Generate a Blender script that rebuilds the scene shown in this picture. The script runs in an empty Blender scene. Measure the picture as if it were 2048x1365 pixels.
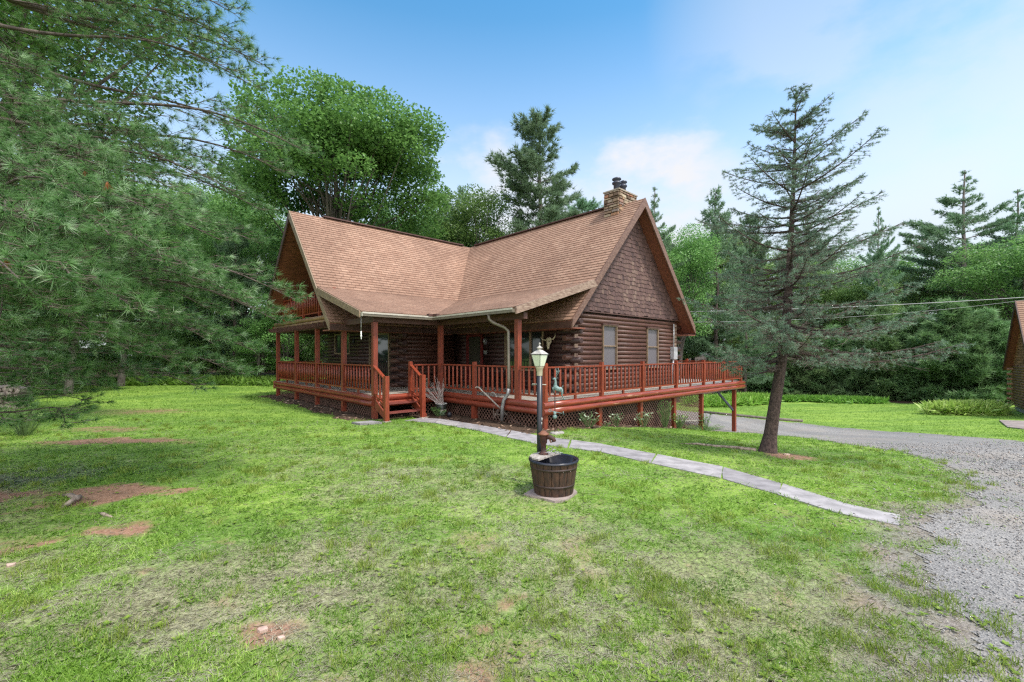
import bpy, math, random
import numpy as np
from mathutils import Vector
SC = bpy.context.scene
COL = SC.collection
rnd = random.Random(11)
PI = math.pi

# ------------------------------------------------------------------ camera, sky, sun, exposure
cam_d = bpy.data.cameras.new('camera'); cam = bpy.data.objects.new('camera', cam_d); COL.objects.link(cam)
cam.location = (0, 0, 1.96); cam.rotation_euler = (math.radians(90), 0, 0)
cam_d.sensor_width = 36.0; cam_d.lens = 891.6 / 2048 * 36
cam_d.shift_y = 26.1 / 2048; cam_d.clip_end = 3000; cam_d.clip_start = 0.05
SC.camera = cam
SUN_AZ = math.radians(122)      # compass style: 0 = +Y, clockwise (towards +X)
SUN_EL = math.radians(62)
W = bpy.data.worlds.new("World"); SC.world = W; W.use_nodes = True
wn, wl = W.node_tree.nodes, W.node_tree.links
wn.clear()
wo = wn.new('ShaderNodeOutputWorld'); bg = wn.new('ShaderNodeBackground'); bg.inputs['Strength'].default_value = 0.15
sky = wn.new('ShaderNodeTexSky'); sky.sky_type = 'NISHITA'; sky.sun_disc = False
sky.sun_elevation = SUN_EL; sky.sun_rotation = SUN_AZ
sky.air_density = 1.25; sky.dust_density = 0.6; sky.ozone_density = 2.2
tc = wn.new('ShaderNodeTexCoord')
sep = wn.new('ShaderNodeSeparateXYZ'); wl.new(tc.outputs['Generated'], sep.inputs[0])
mp = wn.new('ShaderNodeMapping'); mp.inputs['Scale'].default_value = (1, 1, 1.9); mp.inputs['Location'].default_value = (0.75, .25, .1)
wl.new(tc.outputs['Generated'], mp.inputs[0])
nz = wn.new('ShaderNodeTexNoise'); nz.inputs['Scale'].default_value = 4.6; nz.inputs['Detail'].default_value = 7; nz.inputs['Roughness'].default_value = .55
wl.new(mp.outputs[0], nz.inputs['Vector'])
def ramp(tree, pts, src=None):
    r = tree.nodes.new('ShaderNodeValToRGB'); cr = r.color_ramp
    while len(cr.elements) < len(pts): cr.elements.new(.5)
    for e, (p, c) in zip(cr.elements, pts):
        e.position = p; e.color = (c, c, c, 1) if isinstance(c, (int, float)) else (*c, 1)
    if src is not None: tree.links.new(src, r.inputs[0])
    return r
def math_n(tree, op, a, b=None, clamp=False):
    m = tree.nodes.new('ShaderNodeMath'); m.operation = op; m.use_clamp = clamp
    for i, v in enumerate((a, b)):
        if v is None: continue
        if isinstance(v, (int, float)): m.inputs[i].default_value = v
        else: tree.links.new(v, m.inputs[i])
    return m.outputs[0]
NT = W.node_tree
cm = ramp(NT, [(.40, 0.0), (.56, 1.0)], nz.outputs[0])
def blob(d, c0, c1, amp):
    n_ = NT.nodes.new('ShaderNodeVectorMath'); n_.operation = 'DOT_PRODUCT'; NT.links.new(tc.outputs['Generated'], n_.inputs[0]); n_.inputs[1].default_value = Vector(d).normalized()
    return ramp(NT, [(c0, 0.0), (c1, amp)], n_.outputs['Value']).outputs[0]
bs = [blob((.26, .9, .325), .975, .996, 1.0), blob((-.05, .9, .31), .98, .996, .8), blob((.1, .9, .29), .975, .993, .8), blob((.75, .62, .45), .93, .985, .3), blob((.6, .7, .62), .94, .985, .34), blob((.95, .6, .62), .93, .985, .4)]
low = ramp(NT, [(.415, 1.0), (.465, 0.0)], math_n(NT, 'ADD', sep.outputs[2], math_n(NT, 'MULTIPLY', math_n(NT, 'SUBTRACT', nz.outputs[0], .5), -.22))).outputs[0]
bs = [math_n(NT, 'MULTIPLY', b_, low) for b_ in bs[:3]] + bs[3:]
bsum = bs[0]
for b_ in bs[1:]: bsum = math_n(NT, 'MAXIMUM', bsum, b_)
cmask = math_n(NT, 'MULTIPLY', math_n(NT, 'ADD', math_n(NT, 'MULTIPLY', cm.outputs[0], .85), .15), bsum, True)
haz = ramp(NT, [(.0, .9), (.22, .86), (.30, .60), (.37, .36), (.45, .20), (.54, .10), (.66, 0)], sep.outputs[2])
deep = ramp(NT, [(.25, 0.0), (.60, 1.0)], sep.outputs[2])
dm = wn.new('ShaderNodeMixRGB'); dm.blend_type = 'MULTIPLY'; wl.new(deep.outputs[0], dm.inputs[0]); wl.new(sky.outputs[0], dm.inputs[1]); dm.inputs[2].default_value = (.27, .62, .72, 1)
hm = wn.new('ShaderNodeMixRGB'); wl.new(haz.outputs[0], hm.inputs[0]); wl.new(dm.outputs[0], hm.inputs[1]); hm.inputs[2].default_value = (2.4, 2.68, 2.88, 1)
cx = wn.new('ShaderNodeMixRGB'); wl.new(cmask, cx.inputs[0]); wl.new(hm.outputs[0], cx.inputs[1]); cx.inputs[2].default_value = (2.78, 2.82, 2.95, 1)
# broad bright cloud added to the unseen sky behind the camera, as soft fill
bk = wn.new('ShaderNodeMixRGB'); wl.new(blob((.2, -.9, .55), .25, .85, 1.0), bk.inputs[0]); wl.new(cx.outputs[0], bk.inputs[1]); bk.inputs[2].default_value = (7.6, 7.7, 7.9, 1)
wl.new(bk.outputs[0], bg.inputs[0]); wl.new(bg.outputs[0], wo.inputs[0])
sun_d = bpy.data.lights.new('sun', 'SUN'); sun_o = bpy.data.objects.new('sun', sun_d); COL.objects.link(sun_o)
sun_d.energy = 2.0; sun_d.angle = math.radians(6); sun_d.color = (1, .95, .87)
sd = Vector((math.sin(SUN_AZ) * math.cos(SUN_EL), math.cos(SUN_AZ) * math.cos(SUN_EL), math.sin(SUN_EL)))
sun_o.rotation_euler = sd.to_track_quat('Z', 'Y').to_euler()
SC.view_settings.view_transform = 'Standard'; SC.view_settings.look = 'None'
SC.view_settings.exposure = 1.13; SC.view_settings.gamma = 1
SC.cycles.max_bounces = 6; SC.cycles.diffuse_bounces = 3; SC.cycles.transparent_max_bounces = 4
SC.cycles.transmission_bounces = 3; SC.cycles.glossy_bounces = 2
SC.render.use_persistent_data = False; SC.cycles.use_denoising = False; SC.cycles.sample_clamp_indirect = 4; SC.cycles.filter_width = 1.3

# ------------------------------------------------------------------ materials
def srgb(r, g, b): return tuple(((v / 255) / 12.92 if v / 255 <= .04045 else ((v / 255 + .055) / 1.055) ** 2.4) for v in (r, g, b))
MATS = {}
def new_mat(name):
    m = bpy.data.materials.new(name); m.use_nodes = True
    t = m.node_tree; p = t.nodes['Principled BSDF']; return m, t, p
def mixc(t, fac, a, b, mode='MIX'):
    n = t.nodes.new('ShaderNodeMixRGB'); n.blend_type = mode
    for i, v in enumerate((fac, a, b)):
        if isinstance(v, (int, float)): n.inputs[i].default_value = v
        elif isinstance(v, tuple): n.inputs[i].default_value = (*v[:3], 1)
        else: t.links.new(v, n.inputs[i])
    return n.outputs[0]
def noise(t, scale, detail=4, rough=.55, vec=None, stretch=None, coord='Object'):
    n = t.nodes.new('ShaderNodeTexNoise'); n.inputs['Scale'].default_value = scale
    n.inputs['Detail'].default_value = detail; n.inputs['Roughness'].default_value = rough
    if vec is None:
        c = t.nodes.new('ShaderNodeTexCoord'); vec = c.outputs[coord]
    if stretch:
        m = t.nodes.new('ShaderNodeMapping'); m.inputs['Scale'].default_value = stretch
        t.links.new(vec, m.inputs[0]); vec = m.outputs[0]
    t.links.new(vec, n.inputs['Vector']); return n.outputs[0]
def bump(t, p, h, strength=.4, dist=.01):
    b = t.nodes.new('ShaderNodeBump'); b.inputs['Strength'].default_value = strength; b.inputs['Distance'].default_value = dist
    t.links.new(h, b.inputs['Height']); t.links.new(b.outputs[0], p.inputs['Normal'])
def attr(t, name):
    a = t.nodes.new('ShaderNodeAttribute'); a.attribute_name = name; return a.outputs['Fac']
def simple(name, c1, c2=None, rough=.6, scale=6, stretch=None, bmp=.3, bd=.006, metal=0, lo=.35, hi=.65, spec=.5):
    if name in MATS: return MATS[name]
    m, t, p = new_mat(name)
    n = noise(t, scale, 5, .6, stretch=stretch)
    c2 = c2 or tuple(v * .6 for v in c1)
    r = ramp(t, [(lo, c2), (hi, c1)], n)
    t.links.new(r.outputs[0], p.inputs['Base Color'])
    p.inputs['Roughness'].default_value = rough; p.inputs['Metallic'].default_value = metal
    p.inputs['Specular IOR Level'].default_value = spec
    if bmp: bump(t, p, n, bmp, bd)
    MATS[name] = m; return m
def foliage_mat(name, dark, light, trans=.35, rough=.5, tipcol=None):
    m, t, p = new_mat(name)
    a = attr(t, 'tint')
    oi = t.nodes.new('ShaderNodeObjectInfo')
    r = ramp(t, [(0, dark), (.75, light), (1, tipcol or light)], a)
    hs = t.nodes.new('ShaderNodeHueSaturation')
    t.links.new(r.outputs[0], hs.inputs['Color'])
    mr = t.nodes.new('ShaderNodeMapRange'); mr.inputs['To Min'].default_value = .482; mr.inputs['To Max'].default_value = .515
    t.links.new(oi.outputs['Random'], mr.inputs[0]); t.links.new(mr.outputs[0], hs.inputs['Hue'])
    mr2 = t.nodes.new('ShaderNodeMapRange'); mr2.inputs['To Min'].default_value = .8; mr2.inputs['To Max'].default_value = 1.2
    t.links.new(oi.outputs['Random'], mr2.inputs[0]); t.links.new(mr2.outputs[0], hs.inputs['Value'])
    t.links.new(hs.outputs[0], p.inputs['Base Color'])
    p.inputs['Roughness'].default_value = rough
    tr = t.nodes.new('ShaderNodeBsdfTranslucent'); t.links.new(hs.outputs[0], tr.inputs[0])
    mx = t.nodes.new('ShaderNodeMixShader'); mx.inputs[0].default_value = trans
    out = t.nodes['Material Output']
    t.links.new(p.outputs[0], mx.inputs[1]); t.links.new(tr.outputs[0], mx.inputs[2]); t.links.new(mx.outputs[0], out.inputs[0])
    return m
def log_mat(name, axis, c1, c2, pale, amount=.62, rough=.55):
    m, t, p = new_mat(name)
    st = (1, 12, 12) if axis == 0 else (12, 1, 12)
    n = noise(t, 1.4, 6, .65, stretch=st)
    r = ramp(t, [(.3, c2), (.62, c1)], n)
    f = noise(t, 2.6, 5, .7, stretch=(st[0] * .45, st[1] * .45, 6))
    big = noise(t, .45, 2, .5)
    fm = math_n(t, 'ADD', f, math_n(t, 'MULTIPLY', math_n(t, 'SUBTRACT', big, .5), .45))
    fr = ramp(t, [(amount, 0.0), (amount + .045, .75)], fm)
    c = mixc(t, fr.outputs[0], r.outputs[0], pale)
    t.links.new(c, p.inputs['Base Color']); p.inputs['Roughness'].default_value = rough
    bump(t, p, n, .35, .01); return m
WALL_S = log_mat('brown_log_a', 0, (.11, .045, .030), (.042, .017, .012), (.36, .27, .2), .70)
WALL_T = log_mat('brown_log_b_shade', 1, (.06, .026, .022), (.022, .010, .010), (.16, .12, .09), .74)  # darker copy of the brown log, porch shade put into its colour
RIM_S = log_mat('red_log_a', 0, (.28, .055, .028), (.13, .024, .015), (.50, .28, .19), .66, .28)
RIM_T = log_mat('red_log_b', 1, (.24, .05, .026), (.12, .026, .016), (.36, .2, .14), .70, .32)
RED = simple('red_stained_wood', (.31, .058, .022), (.12, .02, .012), .42, 4, (9, 9, 1.2), .35, .004, lo=.3, hi=.7)
RED2 = simple('red_post_wood', (.28, .055, .024), (.11, .022, .014), .45, 3, (10, 10, 1.0), .4, .004, lo=.3, hi=.7)
SOFF = simple('soffit_wood', (.27, .085, .05), (.13, .04, .026), .6, 3, (1, 6, 6))
FASCIA = simple('weathered_fascia', (.36, .26, .2), (.17, .10, .075), .7, 4, (1.5, 1.5, 6), .3)
RAKE = simple('brown_rake_board', (.20, .115, .085), (.11, .055, .04), .6, 5, (2, 2, 4))
DARKRAKE = simple('dark_rake_board', (.10, .045, .035), (.05, .022, .018), .6, 5)
GUT = simple('gutter_metal', (.16, .135, .10), (.12, .10, .075), .35, 3, None, .05)
GUTL = simple('gutter_lip', (.5, .46, .4), (.4, .36, .3), .35, 3, None, .05)
TRIM = simple('tan_trim', (.27, .19, .12), (.18, .12, .08), .6, 8)
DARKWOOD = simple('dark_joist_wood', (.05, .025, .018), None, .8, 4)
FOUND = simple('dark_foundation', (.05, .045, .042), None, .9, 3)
LATT = simple('lattice_wood', (.19, .10, .075), (.10, .05, .035), .75, 5)
BLACK = simple('black_metal', (.012, .013, .02), (.02, .02, .025), .38, 9, None, .1, .002)
RUST = simple('rusty_iron', (.085, .025, .016), (.02, .010, .008), .7, 14, None, .5, .004)
GREYWOOD = simple('grey_weathered_wood', (.42, .38, .34), (.2, .17, .15), .8, 7, (3, 3, .6), .4)
WHITE = simple('white_paint', (.75, .75, .72), (.6, .6, .57), .5, 8, None, .1)
STEEL = simple('grey_steel', (.32, .32, .33), (.2, .2, .2), .45, 7, None, .1, .002, .5)
def deck_mat():
    m, t, p = new_mat('deck_boards')
    c = t.nodes.new('ShaderNodeTexCoord')
    n = noise(t, 3, 5, .6, stretch=(1, 8, 1))
    r = ramp(t, [(.3, (.22, .19, .16)), (.7, (.42, .37, .32))], n)
    s = t.nodes.new('ShaderNodeSeparateXYZ'); t.links.new(c.outputs['Object'], s.inputs[0])
    fr = math_n(t, 'FRACT', math_n(t, 'MULTIPLY', s.outputs[1], 1 / .14))
    g = ramp(t, [(.0, 0.0), (.06, 1.0)], fr)
    col = mixc(t, g.outputs[0], (.04, .03, .025), r.outputs[0])
    t.links.new(col, p.inputs['Base Color']); p.inputs['Roughness'].default_value = .6
    bump(t, p, g.outputs[0], .5, .01); return m
DECK = deck_mat()
def shingle_mat():
    m, t, p = new_mat('asphalt_shingles')
    uv = t.nodes.new('ShaderNodeUVMap')
    def brick(w, h, off, sq=1.0):
        b = t.nodes.new('ShaderNodeTexBrick'); b.inputs['Scale'].default_value = 1.0
        b.inputs['Brick Width'].default_value = w; b.inputs['Row Height'].default_value = h
        b.inputs['Mortar Size'].default_value = .012; b.inputs['Mortar Smooth'].default_value = .4
        b.offset = off; b.squash = sq; b.inputs['Bias'].default_value = 0
        b.inputs['Color1'].default_value = (0, 0, 0, 1); b.inputs['Color2'].default_value = (1, 1, 1, 1); b.inputs['Mortar'].default_value = (.5, .5, .5, 1)
        t.links.new(uv.outputs[0], b.inputs['Vector']); return b
    b1 = brick(.30, .145, .37); b2 = brick(.21, .145, .61, 1.0)
    col = mixc(t, b1.outputs['Color'], (.285, .17, .12), (.37, .235, .172))
    col = mixc(t, math_n(t, 'MULTIPLY', b2.outputs['Color'], .3), col, (.20, .09, .058))
    ln = noise(t, .5, 4, .6); lr = ramp(t, [(.35, (.80, .76, .72)), (.65, (1.1, 1.08, 1.04))], ln)
    col = mixc(t, 1.0, col, lr.outputs[0], 'MULTIPLY')
    sk = noise(t, 1.0, 4, .6, vec=uv.outputs[0], stretch=(2.6, .22, 1)); col = mixc(t, ramp(t, [(.5, 0.0), (.75, .2)], sk).outputs[0], col, (.15, .095, .07))
    fn = noise(t, 60, 2, .5); fr_ = ramp(t, [(.3, .72), (.7, 1.15)], fn)
    col = mixc(t, 1.0, col, fr_.outputs[0], 'MULTIPLY')
    col = mixc(t, math_n(t, 'MULTIPLY', b1.outputs['Fac'], .55), col, (.05, .022, .016))
    t.links.new(col, p.inputs['Base Color']); p.inputs['Roughness'].default_value = .85
    h = math_n(t, 'SUBTRACT', 1.0, b1.outputs['Fac'])
    bump(t, p, h, .6, .01); return m
SHING = shingle_mat()
def island_mat(name, stops, rough=.8, bmp=.4, ns=18, stretch=None, bd=.006):
    m, t, p = new_mat(name)
    a = attr(t, 'tint'); r = ramp(t, stops, a)
    n = noise(t, ns, 4, .6, stretch=stretch); nr = ramp(t, [(.3, .62), (.7, 1.2)], n)
    c = mixc(t, 1.0, r.outputs[0], nr.outputs[0], 'MULTIPLY')
    t.links.new(c, p.inputs['Base Color']); p.inputs['Roughness'].default_value = rough
    bump(t, p, n, bmp, bd); return m
SHAKE = island_mat('cedar_shakes', [(0, (.06, .03, .028)), (.6, (.115, .06, .052)), (.93, (.155, .09, .072)), (1, (.19, .12, .095))], .7, .4, 9, (6, 6, 1))
STONE = island_mat('chimney_stone', [(0, (.12, .075, .05)), (.3, (.25, .165, .11)), (.5, (.34, .26, .18)), (.7, (.24, .19, .17)), (.85, (.33, .14, .07)), (1, (.45, .38, .27))], .85, .6, 16)
MORTAR = simple('mortar', (.10, .08, .065), None, .9, 12)
def glass_mat(name, col, rough=.04, spec=.9):
    m, t, p = new_mat(name); p.inputs['Base Color'].default_value = (*col, 1); p.inputs['Roughness'].default_value = rough
    p.inputs['Specular IOR Level'].default_value = spec
    n = noise(t, 1.3, 2, .5); bump(t, p, n, .04, .02); return m
GLASS = glass_mat('dark_window_glass', (.015, .02, .02))
SCREEN = glass_mat('insect_screen', (.13, .12, .135), .35, .5)
LAMPGL = glass_mat('lantern_glass', (.62, .66, .52), .15, .6)
BARK = simple('pine_bark', (.13, .10, .085), (.045, .032, .027), .9, 5, (3, 3, .8), .8, .03)
BARKD = simple('maple_bark', (.16, .135, .12), (.06, .048, .04), .9, 4, (3, 3, .7), .7, .03)
BARKS = simple('spruce_bark', (.10, .066, .055), (.032, .02, .018), .95, 22, (1, 1, .7), 1.0, .03)
TWIG = simple('spruce_twig', (.25, .20, .17), (.12, .09, .08), .9, 12)
PINE_N = foliage_mat('near_pine_needles', (.028, .085, .018), (.17, .30, .10), .38, .35, (.52, .64, .42))
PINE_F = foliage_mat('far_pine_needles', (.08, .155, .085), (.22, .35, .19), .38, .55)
SHRUB_N = foliage_mat('young_pine_needles', (.045, .11, .04), (.21, .36, .14), .3, .55)
MAPLE = foliage_mat('maple_leaves', (.045, .12, .03), (.18, .34, .085), .45, .45)
DECID = foliage_mat('broad_leaves', (.065, .145, .04), (.21, .36, .10), .45, .5)
SPRUCE_N = foliage_mat('spruce_needles', (.06, .11, .07), (.20, .29, .19), .3, .5)
DEADN = foliage_mat('dead_needles', (.22, .06, .02), (.35, .1, .03), .3, .6)
FERN = foliage_mat('fern_fronds', (.08, .2, .03), (.2, .4, .06), .4, .5)
HOSTA = foliage_mat('pale_leaves', (.12, .22, .08), (.45, .55, .38), .3, .4)

# ------------------------------------------------------------------ mesh helpers
def tag(o, label=None, cat=None, group=None, kind=None):
    if label: o['label'] = label
    if cat: o['category'] = cat
    if group: o['group'] = group
    if kind: o['kind'] = kind
    return o
def empty(name, loc=(0, 0, 0), rz=0, label=None, cat=None, group=None):
    o = bpy.data.objects.new(name, None); COL.objects.link(o); o.location = loc; o.rotation_euler = (0, 0, rz)
    o.empty_display_size = .2
    return tag(o, label, cat, group)
class MB:
    def __init__(s): s.v = []; s.f = []; s.uv = []; s.sm = []; s.t = []; s.cur = .5
    def add(s, vs, fs, smooth=False, uvs=None):
        b = len(s.v); s.v.extend(tuple(v) for v in vs); s.t.extend([s.cur] * len(vs))
        for i, f in enumerate(fs):
            s.f.append(tuple(b + k for k in f)); s.sm.append(smooth)
            s.uv.append(uvs[i] if uvs else None)
    def box(s, a, b):
        x0, y0, z0 = a; x1, y1, z1 = b
        vs = [(x0, y0, z0), (x1, y0, z0), (x1, y1, z0), (x0, y1, z0), (x0, y0, z1), (x1, y0, z1), (x1, y1, z1), (x0, y1, z1)]
        s.add(vs, [(3, 2, 1, 0), (4, 5, 6, 7), (0, 1, 5, 4), (1, 2, 6, 5), (2, 3, 7, 6), (3, 0, 4, 7)])
    def prism(s, pts, off):                # closed polygon extruded by a vector
        n = len(pts); off = Vector(off); vs = [Vector(p) for p in pts]; vs += [v + off for v in vs]
        fs = [tuple(range(n))[::-1], tuple(range(n, 2 * n))] + [(i, (i + 1) % n, n + (i + 1) % n, n + i) for i in range(n)]
        s.add(vs, fs)
    def beam(s, p0, p1, w, h, up=(0, 0, 1)):
        p0, p1 = Vector(p0), Vector(p1); d = (p1 - p0).normalized(); u = Vector(up)
        if abs(d.dot(u)) > .98: u = Vector((1, 0, 0))
        a = d.cross(u).normalized() * w / 2; b = a.cross(d).normalized() * h / 2
        vs = [p0 - a - b, p0 + a - b, p0 + a + b, p0 - a + b, p1 - a - b, p1 + a - b, p1 + a + b, p1 - a + b]
        s.add(vs, [(3, 2, 1, 0), (4, 5, 6, 7), (0, 1, 5, 4), (1, 2, 6, 5), (2, 3, 7, 6), (3, 0, 4, 7)])
    def tube(s, pts, rad, n=8, caps=True, wob=0):
        pts = [Vector(p) for p in pts]
        if isinstance(rad, (int, float)): rad = [rad] * len(pts)
        vs = []; pa = None
        for i, p in enumerate(pts):
            d = (pts[min(i + 1, len(pts) - 1)] - pts[max(i - 1, 0)]).normalized()
            if pa is None:
                r = Vector((0, 0, 1)) if abs(d.z) < .9 else Vector((1, 0, 0)); pa = d.cross(r).normalized()
            pa = (pa - d * pa.dot(d)).normalized(); pb = d.cross(pa)
            for k in range(n):
                a = 2 * PI * k / n; rr = rad[i] * (1 + (rnd.uniform(-wob, wob) if wob else 0))
                vs.append(p + pa * math.cos(a) * rr + pb * math.sin(a) * rr)
        fs = [(i * n + k, i * n + (k + 1) % n, (i + 1) * n + (k + 1) % n, (i + 1) * n + k) for i in range(len(pts) - 1) for k in range(n)]
        s.add(vs, fs, n > 4)
        if caps:
            b = len(s.v) - len(vs)
            s.f.append(tuple(b + k for k in range(n))[::-1]); s.sm.append(False); s.uv.append(None)
            s.f.append(tuple(b + (len(pts) - 1) * n + k for k in range(n))); s.sm.append(False); s.uv.append(None)
    def lathe(s, c, prof, n=16, sq=False):
        c = Vector(c); vs = []
        for r, z in prof:
            for k in range(n):
                a = 2 * PI * (k + (.5 if sq else 0)) / n; vs.append(c + Vector((r * math.cos(a), r * math.sin(a), z)))
        fs = [(i * n + k, i * n + (k + 1) % n, (i + 1) * n + (k + 1) % n, (i + 1) * n + k) for i in range(len(prof) - 1) for k in range(n)]
        s.add(vs, fs, not sq)
    def ball(s, c, r, n=10, sc=(1, 1, 1)):
        c = Vector(c); prof = []; vs = []
        for i in range(n // 2 + 1):
            th = PI * i / (n // 2)
            for k in range(n):
                a = 2 * PI * k / n; vs.append(c + Vector((math.sin(th) * math.cos(a) * r * sc[0], math.sin(th) * math.sin(a) * r * sc[1], -math.cos(th) * r * sc[2])))
        fs = [(i * n + k, i * n + (k + 1) % n, (i + 1) * n + (k + 1) % n, (i + 1) * n + k) for i in range(n // 2) for k in range(n)]
        s.add(vs, fs, True)
    def build(s, name, mat, parent=None, tint=False):
        me = bpy.data.meshes.new(name); me.from_pydata(s.v, [], s.f)
        me.polygons.foreach_set('use_smooth', s.sm)
        if any(u is not None for u in s.uv):
            l = me.uv_layers.new(name='UVMap'); k = 0
            for i, f in enumerate(s.f):
                u = s.uv[i]
                for j in range(len(f)):
                    l.data[k].uv = u[j] if u else (0, 0); k += 1
        if tint:
            at = me.attributes.new('tint', 'FLOAT', 'POINT'); at.data.foreach_set('value', s.t)
        me.materials.append(mat); me.update()
        o = bpy.data.objects.new(name, me); COL.objects.link(o)
        if parent: o.parent = parent
        return o
def npmesh(name, V, nper, mat, parent=None, tint=None, faces=None):
    """V: (N*nper,3); faces are consecutive groups of nper vertices (or an index array)."""
    V = np.ascontiguousarray(V, dtype=np.float32); me = bpy.data.meshes.new(name)
    me.vertices.add(len(V)); me.vertices.foreach_set('co', V.ravel())
    if faces is None: idx = np.arange(len(V), dtype=np.int32); nf = len(V) // nper
    else: idx = faces.astype(np.int32).ravel(); nf = len(idx) // nper
    me.loops.add(len(idx)); me.loops.foreach_set('vertex_index', idx)
    me.polygons.add(nf); me.polygons.foreach_set('loop_start', np.arange(0, nf * nper, nper, dtype=np.int32))
    me.polygons.foreach_set('loop_total', np.full(nf, nper, dtype=np.int32))
    me.update(calc_edges=True)
    for k, a in (tint or {}).items():
        at = me.attributes.new(k, 'FLOAT', 'POINT'); at.data.foreach_set('value', np.ascontiguousarray(a, dtype=np.float32))
    me.materials.append(mat)
    o = bpy.data.objects.new(name, me); COL.objects.link(o)
    if parent: o.parent = parent
    return o
def copy_tree(o, parent=None):
    c = o.copy(); COL.objects.link(c)
    if parent: c.parent = parent
    for ch in list(o.children): copy_tree(ch, c)
    return c
# value noise
_tab = np.random.default_rng(5).random((256, 256))
def vnoise(x, y):
    xi = np.floor(x).astype(int); yi = np.floor(y).astype(int); fx = x - xi; fy = y - yi
    fx = fx * fx * (3 - 2 * fx); fy = fy * fy * (3 - 2 * fy)
    a = _tab[xi % 256, yi % 256]; b = _tab[(xi + 1) % 256, yi % 256]; c = _tab[xi % 256, (yi + 1) % 256]; d = _tab[(xi + 1) % 256, (yi + 1) % 256]
    return (a * (1 - fx) + b * fx) * (1 - fy) + (c * (1 - fx) + d * fx) * fy
def fbm(x, y, s=1.0, o=4):
    r = 0; a = .5; t = 0
    for i in range(o): r = r + a * vnoise(x * s + i * 17.3, y * s + i * 9.1); t += a; a *= .5; s *= 2.03
    return r / t

# ------------------------------------------------------------------ terrain
CP = np.array([(0,0,0),(-10,5,0),(-15,20,0),(-10,30,-.05),(0,24,-.1),(-25,30,.1),(-3,14,0),(.86,11.6,0),(3,5,0),(4.5,5.2,0),(2.95,13.3,-.2),(4.4,14.8,-.45),(6,16.4,-.76),(7.7,18,-1.14),(10.3,20.4,-1.6),(6,10.4,-.28),(7.5,7.2,-.2),(5,2.7,-.02),(11,14.9,-.95),(12.5,28,-1.75),(16.5,25,-1.75),(16.5,14.3,-.8),(27,24,-1.45),(20,40,-2.0),(30,30,-1.5),(40,42,-1.6),(8,35,-1.9),(0,38,-1),(-12,45,0),(10,5,-.15),(20,6,-.5),(-5,-8,0),(10,-6,0),(-60,60,.5),(70,60,-1),(0,90,-.5),(60,0,-.5),(-60,-10,.3)], float)
_phi = lambda d: np.sqrt(d * d + 6.0)
_n = len(CP); _M = np.zeros((_n + 1, _n + 1)); _M[:_n, :_n] = _phi(np.hypot(CP[:, None, 0] - CP[None, :, 0], CP[:, None, 1] - CP[None, :, 1])); _M[_n, :_n] = 1; _M[:_n, _n] = 1
_W = np.linalg.solve(_M, np.append(CP[:, 2], 0))
def gz(x, y):
    x = np.asarray(x, float); y = np.asarray(y, float); z = np.full(np.broadcast(x, y).shape, _W[_n])
    for i in range(_n): z = z + _W[i] * _phi(np.hypot(x - CP[i, 0], y - CP[i, 1]))
    return z
def G(x, y): return float(gz(x, y))
# house frame
YAW = math.radians(43.024); DX, DY = -4.169, 13.435
ca, sa = math.cos(YAW), math.sin(YAW)
def to_st(x, y): return (x - DX) * ca + (y - DY) * sa, (x - DX) * sa - (y - DY) * ca
def to_xy(s, t): return DX + s * ca + t * sa, DY + s * sa - t * ca
DRIVE = [(8.2, 21), (8.63, 19.68), (10.79, 20.21), (11.5, 18.31), (10.05, 13.25), (10.18, 11.7), (9.44, 9.83), (8.36, 8.14), (7.26, 6.88), (6.29, 6.05), (5.27, 5.42), (4.56, 5.0), (4.24, 4.5), (3.8, 4.0), (3.2, 3.3), (2.6, 2.5), (1.9, 0), (1.9, -8), (40, -8), (40, 4), (24, 9), (15.8, 13.7), (16.3, 17.6), (15.9, 20.9), (15.3, 23.7), (12.2, 27.6), (7, 33.5), (2, 28)]
def sdist(x, y, poly):      # signed distance, negative inside
    x = np.asarray(x, float); y = np.asarray(y, float); d = np.full(x.shape, 1e9); ins = np.zeros(x.shape, bool); n = len(poly)
    for i in range(n):
        x0, y0 = poly[i]; x1, y1 = poly[(i + 1) % n]; ex, ey = x1 - x0, y1 - y0
        u = np.clip(((x - x0) * ex + (y - y0) * ey) / (ex * ex + ey * ey), 0, 1)
        d = np.minimum(d, np.hypot(x - x0 - u * ex, y - y0 - u * ey))
        c = ((y0 > y) != (y1 > y)) & (x < (x1 - x0) * (y - y0) / ((y1 - y0) if y1 != y0 else 1e-9) + x0); ins ^= c
    return np.where(ins, -d, d)
def drive_d(x, y):
    near = np.clip(1 - (y - 2) / 9, .12, 1)
    return sdist(x, y, DRIVE) + (fbm(x, y, 1.3, 4) - .5) * .75 * near + (fbm(x, y, 9, 2) - .5) * .22 * near
PATCH = [(-5.5, 6.25, .75, .38, 1.3), (-7.3, 6.0, .9, .5, 1.3), (-6.1, 5.6, .3, .2, .7), (-8.9, 9.9, 1.9, .42, .9), (-4.35, 4.95, .55, .18, .8), (-4.9, 4.5, .4, .15, .8), (-1.6, 3.05, .28, .2, .9), (-1.1, 2.55, .4, .3, .6),
         (-.1, 3.4, .2, .28, .7), (.05, 2.65, .3, .3, .7), (-3.2, 4.0, .3, .2, .6), (1.9, 4.0, .35, .15, .6), (2.1, 3.5, .3, .15, .7), (4.9, 5.0, .8, .5, .8), (-2.1, 3.4, .2, .3, .6), (1.0, 5.3, .35, .15, .6), (-10.5, 11.5, 1.6, .5, .6),
         (6.0, 9.6, .7, .45, .75), (5.0, 10.5, .7, .25, .6), (-12.5, 15, 2.5, 1.2, .5), (-.5, 4.8, .6, .25, .35), (1.2, 3.0, .4, .3, .35), (.3, 5.9, .9, .5, .35), (2.6, 2.9, .6, .4, .4)]
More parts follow.
